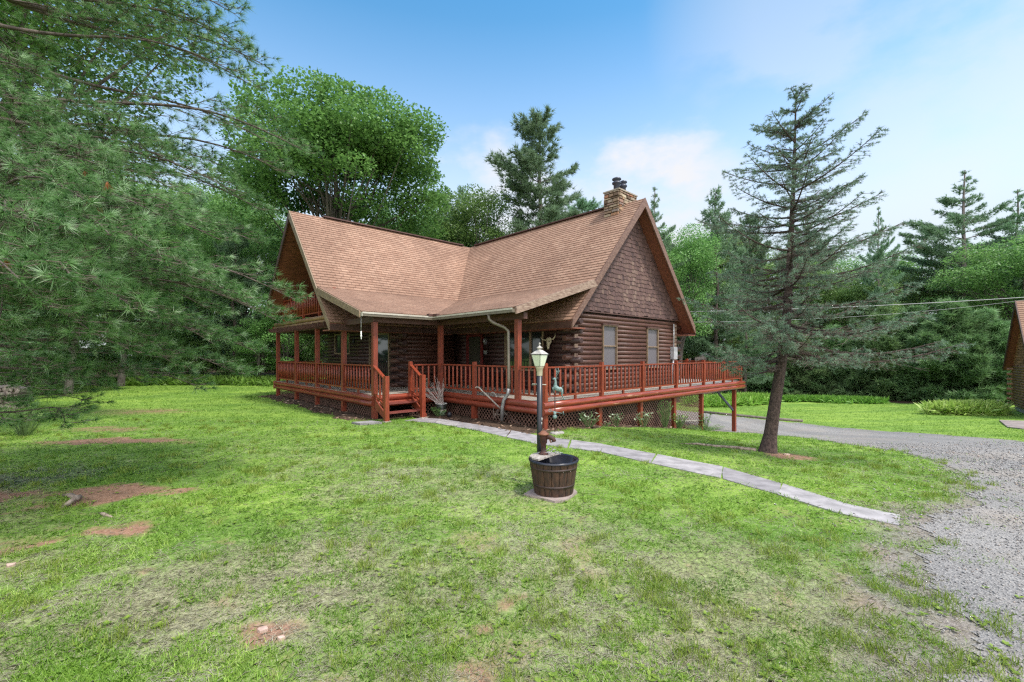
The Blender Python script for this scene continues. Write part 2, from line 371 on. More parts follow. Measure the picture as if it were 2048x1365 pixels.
def bare_f(x, y):
    b = np.zeros(np.shape(x))
    wx = x + (fbm(x, y, 3, 4) - .5) * 1.0; wy = y + (fbm(x + 9, y, 3, 4) - .5) * .7
    for px, py, rx, ry, a in PATCH: b = np.maximum(b, (a if px < -4 or px > 3 else a * .85) * np.exp(-(((wx - px) / rx) ** 2 + ((wy - py) / ry) ** 2) ** 1.5))
    b = b * (.45 + 1.1 * fbm(x, y, 6.5, 3))
    n = np.clip((fbm(x + 3, y + 7, 1.9, 4) - .66) * 6, 0, .42) * np.clip(1.6 - y / 7.5, 0, 1)
    dd = sdist(x, y, DRIVE); e = np.clip(1 - dd / 1.6, 0, 1) * np.clip((fbm(x, y, 2.5, 3) - .38) * 3, 0, 1) * .8 * np.clip(1.5 - y / 9, .1, 1)
    return np.clip(np.maximum(np.maximum(b, n), e), 0, 1)
def grit_f(x, y):
    dd = drive_d(x, y); return np.clip(1 - dd / (.25 + 1.5 * np.clip(1 - y / 11, 0, 1)), 0, 1)
def mulch_f(x, y):
    s, t = to_st(x, y); n = (fbm(x, y, 2.2, 3) - .5) * .7
    d1 = np.maximum(np.maximum(-s - .55, s - 3), np.maximum(t - .15, -t - 10.4))       # left edge strip
    d2 = np.maximum(np.maximum(-s + 1.2, s - 3.5), np.maximum(t - 5.0, -t - .2))         # before the porch
    d3 = np.maximum(np.maximum(-s + 2, s - 13), np.maximum(t - 4.98, -t))
    return np.clip(1 - (np.minimum(np.minimum(d1, d2), d3) + n) / .25, 0, 1)
def dry_f(x, y):
    n = fbm(x + 31, y, .55, 3)
    near = np.clip(1.25 - y / 10.5, 0, 1)
    r = np.clip((n - .33) * 2.3, 0, 1) * near
    r = np.maximum(r, np.exp(-(((x - 1.6) / 1.3) ** 2 + ((y - 10.4) / .7) ** 2)) * .8)
    r = np.where((y > 6) & (x > 1), r * .5, r)
    return np.clip(r, 0, 1)
# ------------------------------------------------------------------ ground, driveway, path
def axis_coords(near0, near1, step, far0, far1, g=1.07):
    c = list(np.arange(near0, near1, step)); s = step
    while c[-1] < far1: s *= g; c.append(c[-1] + s)
    s = step
    while c[0] > far0: s *= g; c.insert(0, c[0] - s)
    return np.array(c)
def grid_mesh(name, xs, ys, mat, zoff=0, keep=None, attrs=None, flatten=True):
    X, Y = np.meshgrid(xs, ys); Z = gz(X, Y)
    if flatten:
        r = np.hypot(X, Y); k = np.clip((r - 110) / 200, 0, 1); Z = Z * (1 - k) + (-1.0) * k
    Z = Z + zoff; nx, ny = len(xs), len(ys)
    V = np.stack([X, Y, Z], -1).reshape(-1, 3)
    i, j = np.meshgrid(np.arange(nx - 1), np.arange(ny - 1)); a = (j * nx + i).ravel()
    F = np.stack([a, a + 1, a + 1 + nx, a + nx], -1)
    if keep is not None:
        cx_ = (X[:-1, :-1] + X[1:, 1:]) / 2; cy_ = (Y[:-1, :-1] + Y[1:, 1:]) / 2
        F = F[keep(cx_, cy_).ravel()]
        used = np.unique(F); mp_ = np.full(len(V), -1); mp_[used] = np.arange(len(used)); V = V[used]; F = mp_[F]
    at = {k: f(V[:, 0], V[:, 1]) for k, f in (attrs or {}).items()}
    o = npmesh(name, V, 4, mat, tint=at, faces=F)
    o.data.polygons.foreach_set('use_smooth', np.ones(len(F), bool)); return o
def ground_mat():
    m, t, p = new_mat('lawn_and_soil')
    c = t.nodes.new('ShaderNodeTexCoord'); P = c.outputs['Object']
    fine0 = noise(t, 34, 4, .7, vec=P); fine1 = noise(t, 9, 5, .75, vec=P); fine = math_n(t, 'ADD', math_n(t, 'MULTIPLY', fine0, .5), math_n(t, 'MULTIPLY', fine1, .5)); mid = noise(t, 5.5, 4, .6, vec=P); big = noise(t, .35, 3, .5, vec=P); stripe = noise(t, 1, 2, .5, vec=P, stretch=(.10, 1.15, .1))
    g = ramp(t, [(.32, (.045, .09, .018)), (.5, (.165, .275, .05)), (.68, (.33, .41, .15))], fine)
    g2 = mixc(t, 1.0, g.outputs[0], ramp(t, [(.3, (.80, .86, .7)), (.7, (1.15, 1.1, 1.05))], mid).outputs[0], 'MULTIPLY')
    g3 = mixc(t, 1.0, g2, ramp(t, [(.35, (.74, .82, .75)), (.65, (1.18, 1.12, 1.05))], big).outputs[0], 'MULTIPLY')
    g4 = mixc(t, 1.0, g3, ramp(t, [(.4, (.84, .88, .85)), (.6, (1.12, 1.1, 1.0))], stripe).outputs[0], 'MULTIPLY')
    dry = ramp(t, [(.3, (.10, .085, .05)), (.5, (.29, .27, .165)), (.7, (.50, .47, .33))], fine)
    soil = ramp(t, [(.25, (.14, .07, .048)), (.5, (.28, .15, .105)), (.75, (.40, .24, .175))], noise(t, 22, 5, .7, vec=P))
    mul = ramp(t, [(.25, (.02, .014, .01)), (.5, (.07, .045, .03)), (.8, (.17, .11, .08))], noise(t, 26, 5, .75, vec=P))
    a1 = math_n(t, 'ADD', attr(t, 'dry'), math_n(t, 'MULTIPLY', math_n(t, 'SUBTRACT', mid, .5), 1.0))
    f1 = ramp(t, [(.2, 0.0), (.9, .85)], a1)
    a2 = math_n(t, 'ADD', attr(t, 'bare'), math_n(t, 'MULTIPLY', math_n(t, 'SUBTRACT', fine, .5), 1.1))
    f2 = ramp(t, [(.3, 0.0), (.68, .95)], a2)
    c1 = mixc(t, f1.outputs[0], g4, dry.outputs[0]); c2 = mixc(t, f2.outputs[0], c1, soil.outputs[0])
    f5 = ramp(t, [(.45, 0.0), (.85, .9)], math_n(t, 'ADD', attr(t, 'grit'), math_n(t, 'MULTIPLY', math_n(t, 'SUBTRACT', fine, .5), 1.3)))
    c2 = mixc(t, f5.outputs[0], c2, ramp(t, [(.25, (.10, .09, .08)), (.5, (.22, .20, .18)), (.75, (.36, .33, .30))], noise(t, 55, 3, .7, vec=P)).outputs[0])
    f3 = ramp(t, [(.35, 0.0), (.6, 1.0)], math_n(t, 'ADD', attr(t, 'mulch'), math_n(t, 'MULTIPLY', math_n(t, 'SUBTRACT', mid, .5), .6)))
    c3 = mixc(t, f3.outputs[0], c2, mul.outputs[0])
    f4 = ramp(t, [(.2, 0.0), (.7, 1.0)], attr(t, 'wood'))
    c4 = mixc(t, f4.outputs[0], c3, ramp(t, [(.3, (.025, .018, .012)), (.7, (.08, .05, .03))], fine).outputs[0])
    t.links.new(c4, p.inputs['Base Color']); p.inputs['Roughness'].default_value = .9; p.inputs['Specular IOR Level'].default_value = .2
    bump(t, p, fine, .9, .03); return m
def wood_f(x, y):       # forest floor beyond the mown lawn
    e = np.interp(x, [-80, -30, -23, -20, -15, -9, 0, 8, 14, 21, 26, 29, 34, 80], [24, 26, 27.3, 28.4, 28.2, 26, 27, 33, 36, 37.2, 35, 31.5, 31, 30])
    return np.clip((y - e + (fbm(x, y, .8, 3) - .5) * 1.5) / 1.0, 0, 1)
xs = axis_coords(-9, 9, .14, -700, 700, 1.05); ys = axis_coords(1.5, 14, .14, -300, 900, 1.05)
ground = grid_mesh('lawn', xs, ys, ground_mat(), 0, None, {'dry': dry_f, 'bare': bare_f, 'mulch': mulch_f, 'wood': wood_f, 'grit': grit_f})
tag(ground, 'mown green lawn with thin dry patches and reddish bare soil', 'lawn', kind='structure')
def gravel_mat():
    m, t, p = new_mat('grey_gravel')
    c = t.nodes.new('ShaderNodeTexCoord'); P = c.outputs['Object']
    v = t.nodes.new('ShaderNodeTexVoronoi'); v.inputs['Scale'].default_value = 60; t.links.new(P, v.inputs['Vector'])
    v2 = t.nodes.new('ShaderNodeTexVoronoi'); v2.inputs['Scale'].default_value = 110; t.links.new(P, v2.inputs['Vector'])
    bw = t.nodes.new('ShaderNodeRGBToBW'); t.links.new(v.outputs['Color'], bw.inputs[0])
    r = ramp(t, [(.15, (.12, .113, .11)), (.5, (.215, .202, .195)), (.85, (.34, .32, .30))], bw.outputs[0])
    bw2 = t.nodes.new('ShaderNodeRGBToBW'); t.links.new(v2.outputs['Color'], bw2.inputs[0])
    c1 = mixc(t, .4, r.outputs[0], ramp(t, [(.2, (.11, .105, .10)), (.8, (.36, .35, .33))], bw2.outputs[0]).outputs[0])
    big = noise(t, .6, 4, .6, vec=P); c2 = mixc(t, ramp(t, [(.5, 0.0), (.72, .55)], big).outputs[0], c1, (.30, .25, .20))
    tr = noise(t, .5, 3, .5, vec=P, stretch=(1.3, .3, 1)); c3 = mixc(t, 1.0, c2, ramp(t, [(.35, (.8, .8, .82)), (.65, (1.12, 1.1, 1.1))], tr).outputs[0], 'MULTIPLY')
    t.links.new(c3, p.inputs['Base Color']); p.inputs['Roughness'].default_value = .85
    bump(t, p, v.outputs['Distance'], .7, .015); return m
GRAV = gravel_mat()
xs2 = axis_coords(1.5, 9, .07, -1, 45, 1.035); ys2 = axis_coords(1.2, 9, .07, -9, 36, 1.03)
drive = grid_mesh('driveway', xs2, ys2, GRAV, .008, lambda x, y: (drive_d(x, y) < 0), None, False)
tag(drive, 'grey gravel driveway curving behind the cabin deck', 'driveway', kind='structure')
# flagstone path
PATHM = simple('bluestone', (.36, .34, .36), (.24, .225, .235), .8, 3.5, None, .35, .006)
L_ = [(-3.12, 12.95), (-2.17, 12.5), (-.8, 11.08), (.55, 9.5), (1.76, 8.86), (2.5, 8.0), (3.31, 7.05), (3.72, 6.2), (4.0, 5.46), (4.42, 5.06)]
R_ = [(-2.75, 13.6), (-2.2, 13.45), (-.75, 12.0), (.68, 10.45), (1.98, 9.7), (2.88, 8.85), (3.75, 7.9), (4.12, 6.8), (4.36, 5.85), (4.70, 5.42)]
def lerp(a, b, u): return (a[0] + (b[0] - a[0]) * u, a[1] + (b[1] - a[1]) * u)
pb = MB(); PATHM = island_mat('bluestone_slabs', [(0, (.26, .24, .25)), (.5, (.305, .285, .295)), (1, (.34, .315, .32))], .85, .5, 4, None, .012)
for i in range(len(L_) - 1):
    n = 1 if i not in (1, 2, 3) else 2
    for k in range(n):
        u0, u1 = k / n, (k + 1) / n - .006; sk = rnd.uniform(-.004, .004)
        q = [lerp(L_[i], L_[i + 1], u0), lerp(L_[i], L_[i + 1], u1 + sk), lerp(R_[i], R_[i + 1], u1), lerp(R_[i], R_[i + 1], u0 + .01)]
        q = [(x + rnd.uniform(-.015, .015), y + rnd.uniform(-.015, .015)) for x, y in q]
        zt = rnd.uniform(.008, .018); pb.cur = rnd.random()
        mids = []
        for a, b in zip(q, q[1:] + q[:1]): mids += [a, lerp(a, b, .5)]
        mids = [(x + rnd.uniform(-.012, .012), y + rnd.uniform(-.012, .012)) for x, y in mids]
        pb.prism([(x, y, G(x, y) + zt) for x, y in mids], (0, 0, -.12))
path = pb.build('path', PATHM, None, True); tag(path, 'flagstone path of grey slabs leading to the porch steps', 'path', kind='structure')
def to_path(x, y):
    d = np.full(np.shape(x), 9.0)
    d = sdist(x, y, L_ + R_[::-1]); return d
# garage apron slab
ap = MB(); ap.prism([(x, y, G(x, y) + .05) for x, y in [(24.8, 22.7), (27.5, 20.5), (24.4, 17.3), (21.6, 18.9), (21.9, 19.7)]], (0, 0, -.2))
tag(ap.build('concrete_slab', simple('stained_concrete', (.3, .25, .23), (.2, .16, .15), .85, 2)), 'brownish concrete slab set in the grass before the right-hand log building', 'slab', kind='structure')

# ------------------------------------------------------------------ grass blades and pebbles
def in_house(x, y):
    s, t = to_st(x, y)
    a = (s > -.05) & (s < 16) & (t < 4.85) & (t > -10.2) & ~((s < 2.3) & (t > .05))
    return a
def scatter(N, y0, y1, seed, xr=1.35):
    r = np.random.default_rng(seed)
    y = y0 * (y1 / y0) ** r.random(N); x = (r.random(N) * 2 - 1) * (xr * y + .3); return x, y, r
BAR = (.58, 6.22)
def blades(N, y0, y1, seed, L0, wid, flat, greens, name, mat, label):
    x, y, r = scatter(N, y0, y1, seed)
    ba, dr, mu = bare_f(x, y), dry_f(x, y), mulch_f(x, y); dd = drive_d(x, y); pd = to_path(x, y)
    cl = fbm(x, y, 4.2, 3); cl2 = fbm(x + 50, y, 1.1, 3)
    if greens: pr = np.clip((cl - .36) * 4.6, .05, 1) * (1 - np.clip(ba * 1.35, 0, .97)) * (1 - .62 * dr * np.clip((.62 - cl) * 6, 0, 1))
    else: pr = np.clip(dr * 1.1 + .22, 0, 1) * (1 - np.clip(ba * .9, 0, .75)) * np.clip((.70 - cl) * 5, .15, 1)
    dens_d = np.where(dd < 0, np.exp(dd / .5) * .45 * (fbm(x, y, 3.3, 2) > .47), 1)
    pr = pr * dens_d * (1 - mu) * (pd > -.035) * (~in_house(x, y)) * (np.hypot(x - BAR[0], y - BAR[1]) > .36) * (wood_f(x, y) < .5)
    k = r.random(N) < pr; x, y = x[k], y[k]; dr = dr[k]; cl2 = cl2[k]; cl = cl[k]; n = len(x)
    sc = np.clip(y / 4.5, .8, 7.0) ** .55
    L = L0 * (.45 + r.random(n) * .9) * (0.75 + cl2 * .6) * sc ** .5 * np.where(cl > .6, 1.25, 1)
    w = wid * sc ** 1.25 * (.7 + .6 * r.random(n))
    az = r.random(n) * 2 * PI; lean = (r.random(n) ** .7) * (1.25 if not flat else .3) + (0 if not flat else 1.15)
    z = gz(x, y)
    if flat: z = z + r.random(n) * .018
    d = np.stack([np.cos(az) * np.sin(lean), np.sin(az) * np.sin(lean), np.cos(lean)], -1)
    pz = r.random(n) * 2 * PI; pp = np.stack([np.cos(pz), np.sin(pz), np.zeros(n)], -1) * (w / 2)[:, None]
    b = np.stack([x, y, z - .004], -1)
    mid = b + d * (L * .55)[:, None]; tipd = d.copy(); tipd[:, 2] -= .35 + .3 * r.random(n); tip = mid + tipd * (L * .5)[:, None]
    tip[:, 2] = np.maximum(tip[:, 2], b[:, 2] + .004)
    V = np.stack([b - pp, b + pp, mid + pp * .8, tip, mid - pp * .8], 1)
    tint = np.clip(.25 + .5 * r.random(n) + (cl2 - .5) * .9, 0, 1)
    o = npmesh(name, V.reshape(-1, 3), 5, mat, tint={'tint': np.repeat(tint, 5)}); tag(o, label, 'grass', kind='stuff'); return o
def blade_mat(name, stops, tr=.35):
    m = foliage_mat(name, (0, 0, 0), (0, 0, 0), tr, .5)
    cr = [n for n in m.node_tree.nodes if n.type == 'VALTORGB'][0].color_ramp
    while len(cr.elements) < len(stops): cr.elements.new(.5)
    for e, (p, c) in zip(cr.elements, stops): e.position = p; e.color = (*c, 1)
    return m
GR = blade_mat('green_grass_blade', [(0, (.06, .13, .015)), (.4, (.15, .28, .03)), (.75, (.27, .43, .06)), (1, (.45, .57, .14))])
DRYB = blade_mat('dry_grass_blade', [(0, (.20, .18, .11)), (.5, (.38, .36, .25)), (1, (.58, .55, .43))], .2)
import os
Q = 1.0
blades(int(620000 * Q), 2.2, 34, 1, .052, .0042, False, True, 'grass', GR, 'short green grass blades growing in tufts over the lawn')
blades(int(380000 * Q), 2.2, 13, 2, .05, .0032, True, False, 'dry_grass', DRYB, 'pale dry grass thatch lying between the green tufts of the near lawn')
def tufts():                 # taller clumps of lush grass
    r = np.random.default_rng(21); N = 1300
    y = 2.2 * (13 / 2.2) ** r.random(N); x = (r.random(N) * 2 - 1) * 1.3 * y
    ok = (bare_f(x, y) < .35) & (drive_d(x, y) > -.25) & (to_path(x, y) > .08) & (~in_house(x, y)) & (mulch_f(x, y) < .3) & (fbm(x + 7, y + 3, .9, 3) > .46)
    x, y = x[ok], y[ok]; m = 46; n = len(x) * m
    X = np.repeat(x, m) + r.normal(0, .045, n); Y = np.repeat(y, m) + r.normal(0, .045, n)
    L = .085 * (.5 + r.random(n) * .8); az = r.random(n) * 2 * PI; ln = r.random(n) * .8
    b = np.stack([X, Y, gz(X, Y)], -1); d = np.stack([np.cos(az) * np.sin(ln), np.sin(az) * np.sin(ln), np.cos(ln)], -1)
    sc = np.clip(Y / 4.5, .8, 3.0) ** .7
    w = .0048 * sc; pz = r.random(n) * 6.28; pp = np.stack([np.cos(pz), np.sin(pz), np.zeros(n)], -1) * (w / 2)[:, None]
    mid = b + d * (L * .6)[:, None]; d2 = d.copy(); d2[:, 2] -= .4; tip = mid + d2 * (L * .5)[:, None]
    V = np.stack([b - pp, b + pp, mid + pp * .8, tip, mid - pp * .8], 1)
    ti = np.repeat(np.clip(r.random(n // 5 + 1) * .5 + .45, 0, 1), 5)[:n]
    o = npmesh('grass_tuft', V.reshape(-1, 3), 5, GR, tint={'tint': np.repeat(ti, 5)}); tag(o, 'taller lush grass clumps dotted over the thin near lawn', 'grass tufts', kind='stuff')
tufts()
def weeds():                # flat broad-leaved weeds
    r = np.random.default_rng(31); N = 1700
    y = 2.2 * (11 / 2.2) ** r.random(N); x = (r.random(N) * 2 - 1) * 1.25 * y
    ok = (drive_d(x, y) > -.5) & (to_path(x, y) > .05) & (~in_house(x, y)) & (fbm(x + 17, y, 1.3, 3) > .54)
    x, y = x[ok], y[ok]; m = 7; n = len(x) * m
    az = r.random(n) * 6.28; L = (.020 + .022 * r.random(n)); w = L * .3; w = w * 1.0
    X = np.repeat(x, m); Y = np.repeat(y, m); b = np.stack([X, Y, gz(X, Y) + .012], -1)
    d = np.stack([np.cos(az), np.sin(az), .35 + .2 * r.random(n)], -1); s_ = np.stack([-np.sin(az), np.cos(az), np.zeros(n)], -1)
    V = np.stack([b, b + d * (L * .5)[:, None] + s_ * w[:, None], b + d * L[:, None] * np.array([1, 1, .6]), b + d * (L * .5)[:, None] - s_ * w[:, None]], 1)
    o = npmesh('clover', V.reshape(-1, 3), 4, GR, tint={'tint': np.repeat(.25 + .6 * r.random(n), 4)}); tag(o, 'low broad-leaved clover and plantain scattered through the near lawn', 'clover', kind='stuff')
weeds()
def pebbles():
    r = np.random.default_rng(41); N = 52000
    y = 1.9 * (14 / 1.9) ** r.random(N); x = r.random(N) * 1.4 * y + .5
    dd = drive_d(x, y); k = ((dd < -.05) & ((dd < -.5) | (r.random(N) < .45))) | ((dd >= -.05) & (r.random(N) < .35 * np.exp(-np.clip(dd, 0, 9) / .35))); x, y = x[k], y[k]; n = len(x)
    sz = (.004 + .008 * r.random(n) ** 2) * np.clip(y / 4, .8, 2.2)
    oc = np.array([(1, 0, 0), (0, 1, 0), (-1, 0, 0), (0, -1, 0), (0, 0, .7), (0, 0, -.7)], float)
    V = oc[None] * sz[:, None, None] * (.6 + .8 * r.random((n, 6, 1)))
    a = r.random(n) * 6.28; c_, s_ = np.cos(a)[:, None], np.sin(a)[:, None]
    V = np.stack([V[..., 0] * c_ - V[..., 1] * s_, V[..., 0] * s_ + V[..., 1] * c_, V[..., 2]], -1)
    V = V + np.stack([x, y, gz(x, y) + .01 + sz * .25], -1)[:, None]
    f = np.array([(0, 1, 4), (1, 2, 4), (2, 3, 4), (3, 0, 4), (1, 0, 5), (2, 1, 5), (3, 2, 5), (0, 3, 5)])
    F = (f[None] + (np.arange(n) * 6)[:, None, None]).reshape(-1, 3)
    m, t, p = new_mat('pebble_stone'); rr = ramp(t, [(0, (.12, .11, .11)), (.5, (.25, .24, .235)), (.9, (.38, .36, .34)), (1, (.33, .24, .18))], attr(t, 'tint')); t.links.new(rr.outputs[0], p.inputs['Base Color']); p.inputs['Roughness'].default_value = .8
    o = npmesh('gravel', V.reshape(-1, 3), 3, m, tint={'tint': np.repeat(r.random(n), 6)}, faces=F); tag(o, 'loose grey stones of the gravel drive', 'gravel', kind='stuff')
pebbles()
def litter():            # dead leaves on the mulch round the porch and twigs on the lawn
    r = np.random.default_rng(51); N = 9000
    s = r.random(N) * 16 - 1.5; t = r.random(N) * 17 - 11.5; x, y = to_xy(s, t)
    k = (mulch_f(x, y) > .5) & ((t < .1) | (s > 1.4) ); x, y = x[k], y[k]; n = len(x)
    az = r.random(n) * 6.28; L = .03 + .04 * r.random(n)
    d = np.stack([np.cos(az), np.sin(az), r.random(n) * .6 - .1], -1) * L[:, None]; e = np.stack([-np.sin(az), np.cos(az), r.random(n) * .4], -1) * (L * .6)[:, None]
    b = np.stack([x, y, gz(x, y) + .015], -1); V = np.stack([b - d, b + e, b + d, b - e], 1)
    m, t_, p = new_mat('dead_leaf'); rr = ramp(t_, [(0, (.05, .03, .02)), (.6, (.16, .09, .055)), (.9, (.30, .2, .14)), (1, (.4, .3, .22))], attr(t_, 'tint')); t_.links.new(rr.outputs[0], p.inputs['Base Color']); p.inputs['Roughness'].default_value = .8
    o = npmesh('leaf_litter', V.reshape(-1, 3), 4, m, tint={'tint': np.repeat(r.random(n), 4)}); tag(o, 'brown dead leaves lying on the dark bed along the porch', 'leaf litter', kind='stuff')
litter()
# ------------------------------------------------------------------ the cabin (local frame: x = s, y = -t)
cabin = empty('log_cabin', (DX, DY, 0), YAW, 'brown log cabin with steep shingled cross gables, stone chimney and red-railed wraparound porch', 'cabin')
def H(s, t, z): return (s, -t, z)
class HB(MB):
    def hbox(m, s0, s1, t0, t1, z0, z1): m.box((min(s0, s1), -max(t0, t1), z0), (max(s0, s1), -min(t0, t1), z1))
ZR, K, TR, SR, TG, SG, HS = 7.58, 1.121, -6.166, 8.41, 4.13, -.53, 4.109
WH = 3.45; SL = math.sqrt(1 + K * K); DZ = .71
S5, S12, TB, T3 = SR - WH, SR + WH, TR + WH, 3.6     # wall lines
BK = TR - HS
# --- roof
rf = HB()
def plane(fn, u0, u1, vmax, lift=.03, row=.145, rs=.014):
    """shingle courses: fn(u,v)->point, u limits as functions of v"""
    a, b, c = Vector(fn(0, 0)), Vector(fn(1, 0)), Vector(fn(0, 1)); nrm = (b - a).cross(c - a).normalized()
    if nrm.z < 0: nrm = -nrm
    v = 0
    while v < vmax - 1e-6:
        w = min(v + row, vmax)
        A, B, C, D = (u0(v), v), (u1(v), v), (u1(w), w), (u0(w), w)
        if B[0] > A[0] + .02:
            lo = nrm * (lift + rs); hi = nrm * lift; base = nrm * (lift - .03)
            pts = [Vector(fn(*A)) + lo, Vector(fn(*B)) + lo, Vector(fn(*C)) + hi, Vector(fn(*D)) + hi, Vector(fn(*A)) + base, Vector(fn(*B)) + base]
            rf.add(pts, [(0, 1, 2, 3), (4, 5, 1, 0)], False, [[A, B, C, D], [(A[0], A[1] + .05), (B[0], B[1] + .05), (B[0], B[1] + .06), (A[0], A[1] + .06)]])
        v = w
VM = HS * SL
dd_ = lambda v: HS - v / SL
plane(lambda u, v: H(u, TR + dd_(v), ZR - K * dd_(v)), lambda v: SG, lambda v: SR - dd_(v), VM)
plane(lambda u, v: H(SR - dd_(v), u, ZR - K * dd_(v)), lambda v: TR + dd_(v), lambda v: TG, VM)
plane(lambda u, v: H(SR + dd_(v), u, ZR - K * dd_(v)), lambda v: BK, lambda v: TG, VM)
HBK = 3.32; db_ = lambda v: HBK - v / SL
plane(lambda u, v: H(u, TR - db_(v), ZR - K * db_(v)), lambda v: SG, lambda v: SR - db_(v), HBK * SL)
plane(lambda u, v: H(SR - dd_(v), u, ZR - K * dd_(v)), lambda v: BK, lambda v: TR - dd_(v), VM)
D0 = 2.974; Z0 = ZR - K * D0; EL = 3.47; KL = (Z0 - 3.17) / EL; SLL = math.sqrt(1 + KL * KL)
ee = lambda v: EL - v / SLL
plane(lambda u, v: H(u, TR + D0 + ee(v), Z0 - KL * ee(v)), lambda v: SG, lambda v: SR - D0 - ee(v), EL * SLL, .045, .145, .006)
plane(lambda u, v: H(SR - D0 - ee(v), u, Z0 - KL * ee(v)), lambda v: TR + D0 + ee(v), lambda v: TG, EL * SLL, .045, .145, .006)
roof = rf.build('roof', SHING, cabin)
SE, TE = SR - D0 - EL, TR + D0 + EL                      # eave corner
sf = HB()
def slab(pts, th=.13, up=-.005): sf.prism([(x, y, z + up) for x, y, z in (H(*p) for p in pts)], (0, 0, -th))
e0 = ZR - K * HS
slab([(SG, TR + HS, e0), (SR - HS, TR + HS, e0), (SR, TR, ZR), (SG, TR, ZR)])
slab([(SR - HS, TR + HS, e0), (SR - HS, TG, e0), (SR, TG, ZR), (SR, TR, ZR)])
slab([(SR + HS, BK, e0), (SR + HS, TG, e0), (SR, TG, ZR), (SR, BK, ZR)])
eb = ZR - K * HBK
slab([(SG, TR - HBK, eb), (SR - HBK, TR - HBK, eb), (SR, TR, ZR), (SG, TR, ZR)])
slab([(SR - HS, BK, e0), (SR, BK, ZR), (SR, TR, ZR)])
slab([(SG, TR + D0, Z0), (SR - D0, TR + D0, Z0), (SE, TE, 3.17), (SG, TE, 3.17)], .1)
slab([(SR - D0, TR + D0, Z0), (SR - D0, TG, Z0), (SE, TG, 3.17), (SE, TE, 3.17)], .1)
soff = sf.build('soffit', SOFF, roof)
# rake boards, fascias
def vboard(pts, off, mat, name='rake_board'):
    m = HB(); m.prism([H(*p) for p in pts], off); return m.build(name, mat, roof)
hb = .20
for sgn, mat in ((1, RAKE), (-1, DARKRAKE)):
    e = HS if sgn > 0 else HBK; e0_ = e0 if sgn > 0 else eb
    vboard([(SG, TR, ZR + .04), (SG, TR + sgn * e, e0_ + .04), (SG, TR + sgn * (e + .03), e0_ - hb * 1.2), (SG, TR, ZR - hb * 1.45)], (-.045, 0, 0), TRIM if sgn > 0 else DARKRAKE)
vboard([(SR, TG, ZR + .04), (SR - HS, TG, e0 + .04), (SR - HS - .03, TG, e0 - hb * 1.2), (SR, TG, ZR - hb * 1.45)], (0, -.045, 0), RAKE)
vboard([(SR, TG, ZR + .04), (SR, TG, ZR - hb * 1.45), (SR + HS - .12, TG, e0 - hb * 1.2 + .13), (SR + HS - .12, TG, e0 + .17)], (0, -.045, 0), RAKE)
vboard([(SR - D0 - .1, TG, Z0 + .06), (SE, TG, 3.17 + .04), (SE, TG, 3.17 - .15), (SR - D0 + .1, TG, Z0 - .12)], (0, -.05, 0), FASCIA, 'porch_fascia')
vboard([(SG, TR + D0 + .1, Z0 + .0), (SG, TE, 3.17 + .04), (SG, TE, 3.17 - .15), (SG, TR + D0 + .1, Z0 - .24)], (-.05, 0, 0), TRIM, 'porch_fascia')
m = HB()
m.hbox(SR - HS - .03, SR - HS + .0, TR + HS + .0, TG - .01, e0 - .22, e0 - .02)
m.hbox(SG + .01, SR - HS - .03, TR + HS, TR + HS + .03, e0 - .22, e0 - .02)
m.hbox(SR + HS, SR + HS + .03, BK, TG, e0 - .2, e0)
m.build('eave_board', DARKRAKE, roof)
m = HB()
m.hbox(SR - HS, S5, TR + HS + .4, TG - .02, e0 - .24, e0 - .2); m.hbox(SR + WH, SR + HS, BK, TG - .02, e0 - .24, e0 - .2)
m.hbox(SG + .02, SR - HS, TB, TR + HS, e0 - .24, e0 - .2)
m.build('eave_soffit', SOFF, roof)
m = HB()
m.beam(H(.75, TR, ZR + .06), H(7.9, TR, ZR + .06), .26, .05); m.beam(H(SR, TR + .5, ZR + .06), H(SR, 2.6, ZR + .06), .26, .05)
m.build('ridge_vent', DARKRAKE, roof)
# gutters and downspout
m = HB()
m.hbox(SG, SE, TE + .005, TE + .11, 3.06, 3.16); m.hbox(SE - .11, SE - .005, TE + .11, TG, 3.06, 3.16)
g = m.build('gutter', GUT, roof)
m = HB(); m.hbox(SG, SE - .11, TE + .11, TE + .125, 3.13, 3.18); m.hbox(SE - .125, SE - .11, TE + .11, TG, 3.13, 3.18)
m.hbox(SG - .012, SG, TE, TE + .12, 3.05, 3.17)
m.build('gutter_lip', GUTL, g)
m = HB(); m.hbox(SE - .3, SE - .03, TE + .02, TE + .14, 3.17, 3.25); m.hbox(SE - .14, SE - .02, TE + .02, TE + .34, 3.17, 3.25); m.build('splash_guard', DARKRAKE, g)
m = HB()
m.tube([H(SE - .06, 3.12, 3.06), H(SE - .05, 3.12, 2.93), H(SE, 3.22, 2.84), H(2.2, 3.45, 2.70), H(2.27, 3.53, 2.6), H(2.27, 3.55, 1.2), H(2.27, 3.54, .98)], .045, 8)
m.build('downspout', GUT, roof)
m = HB(); m.tube([H(2.27, 3.54, 1.0), H(2.26, 3.52, .85), H(2.22, 3.4, .68), H(2.2, 3.36, .5), H(2.2, 3.34, .1)], .05, 8); m.build('downspout_boot', STEEL, roof)
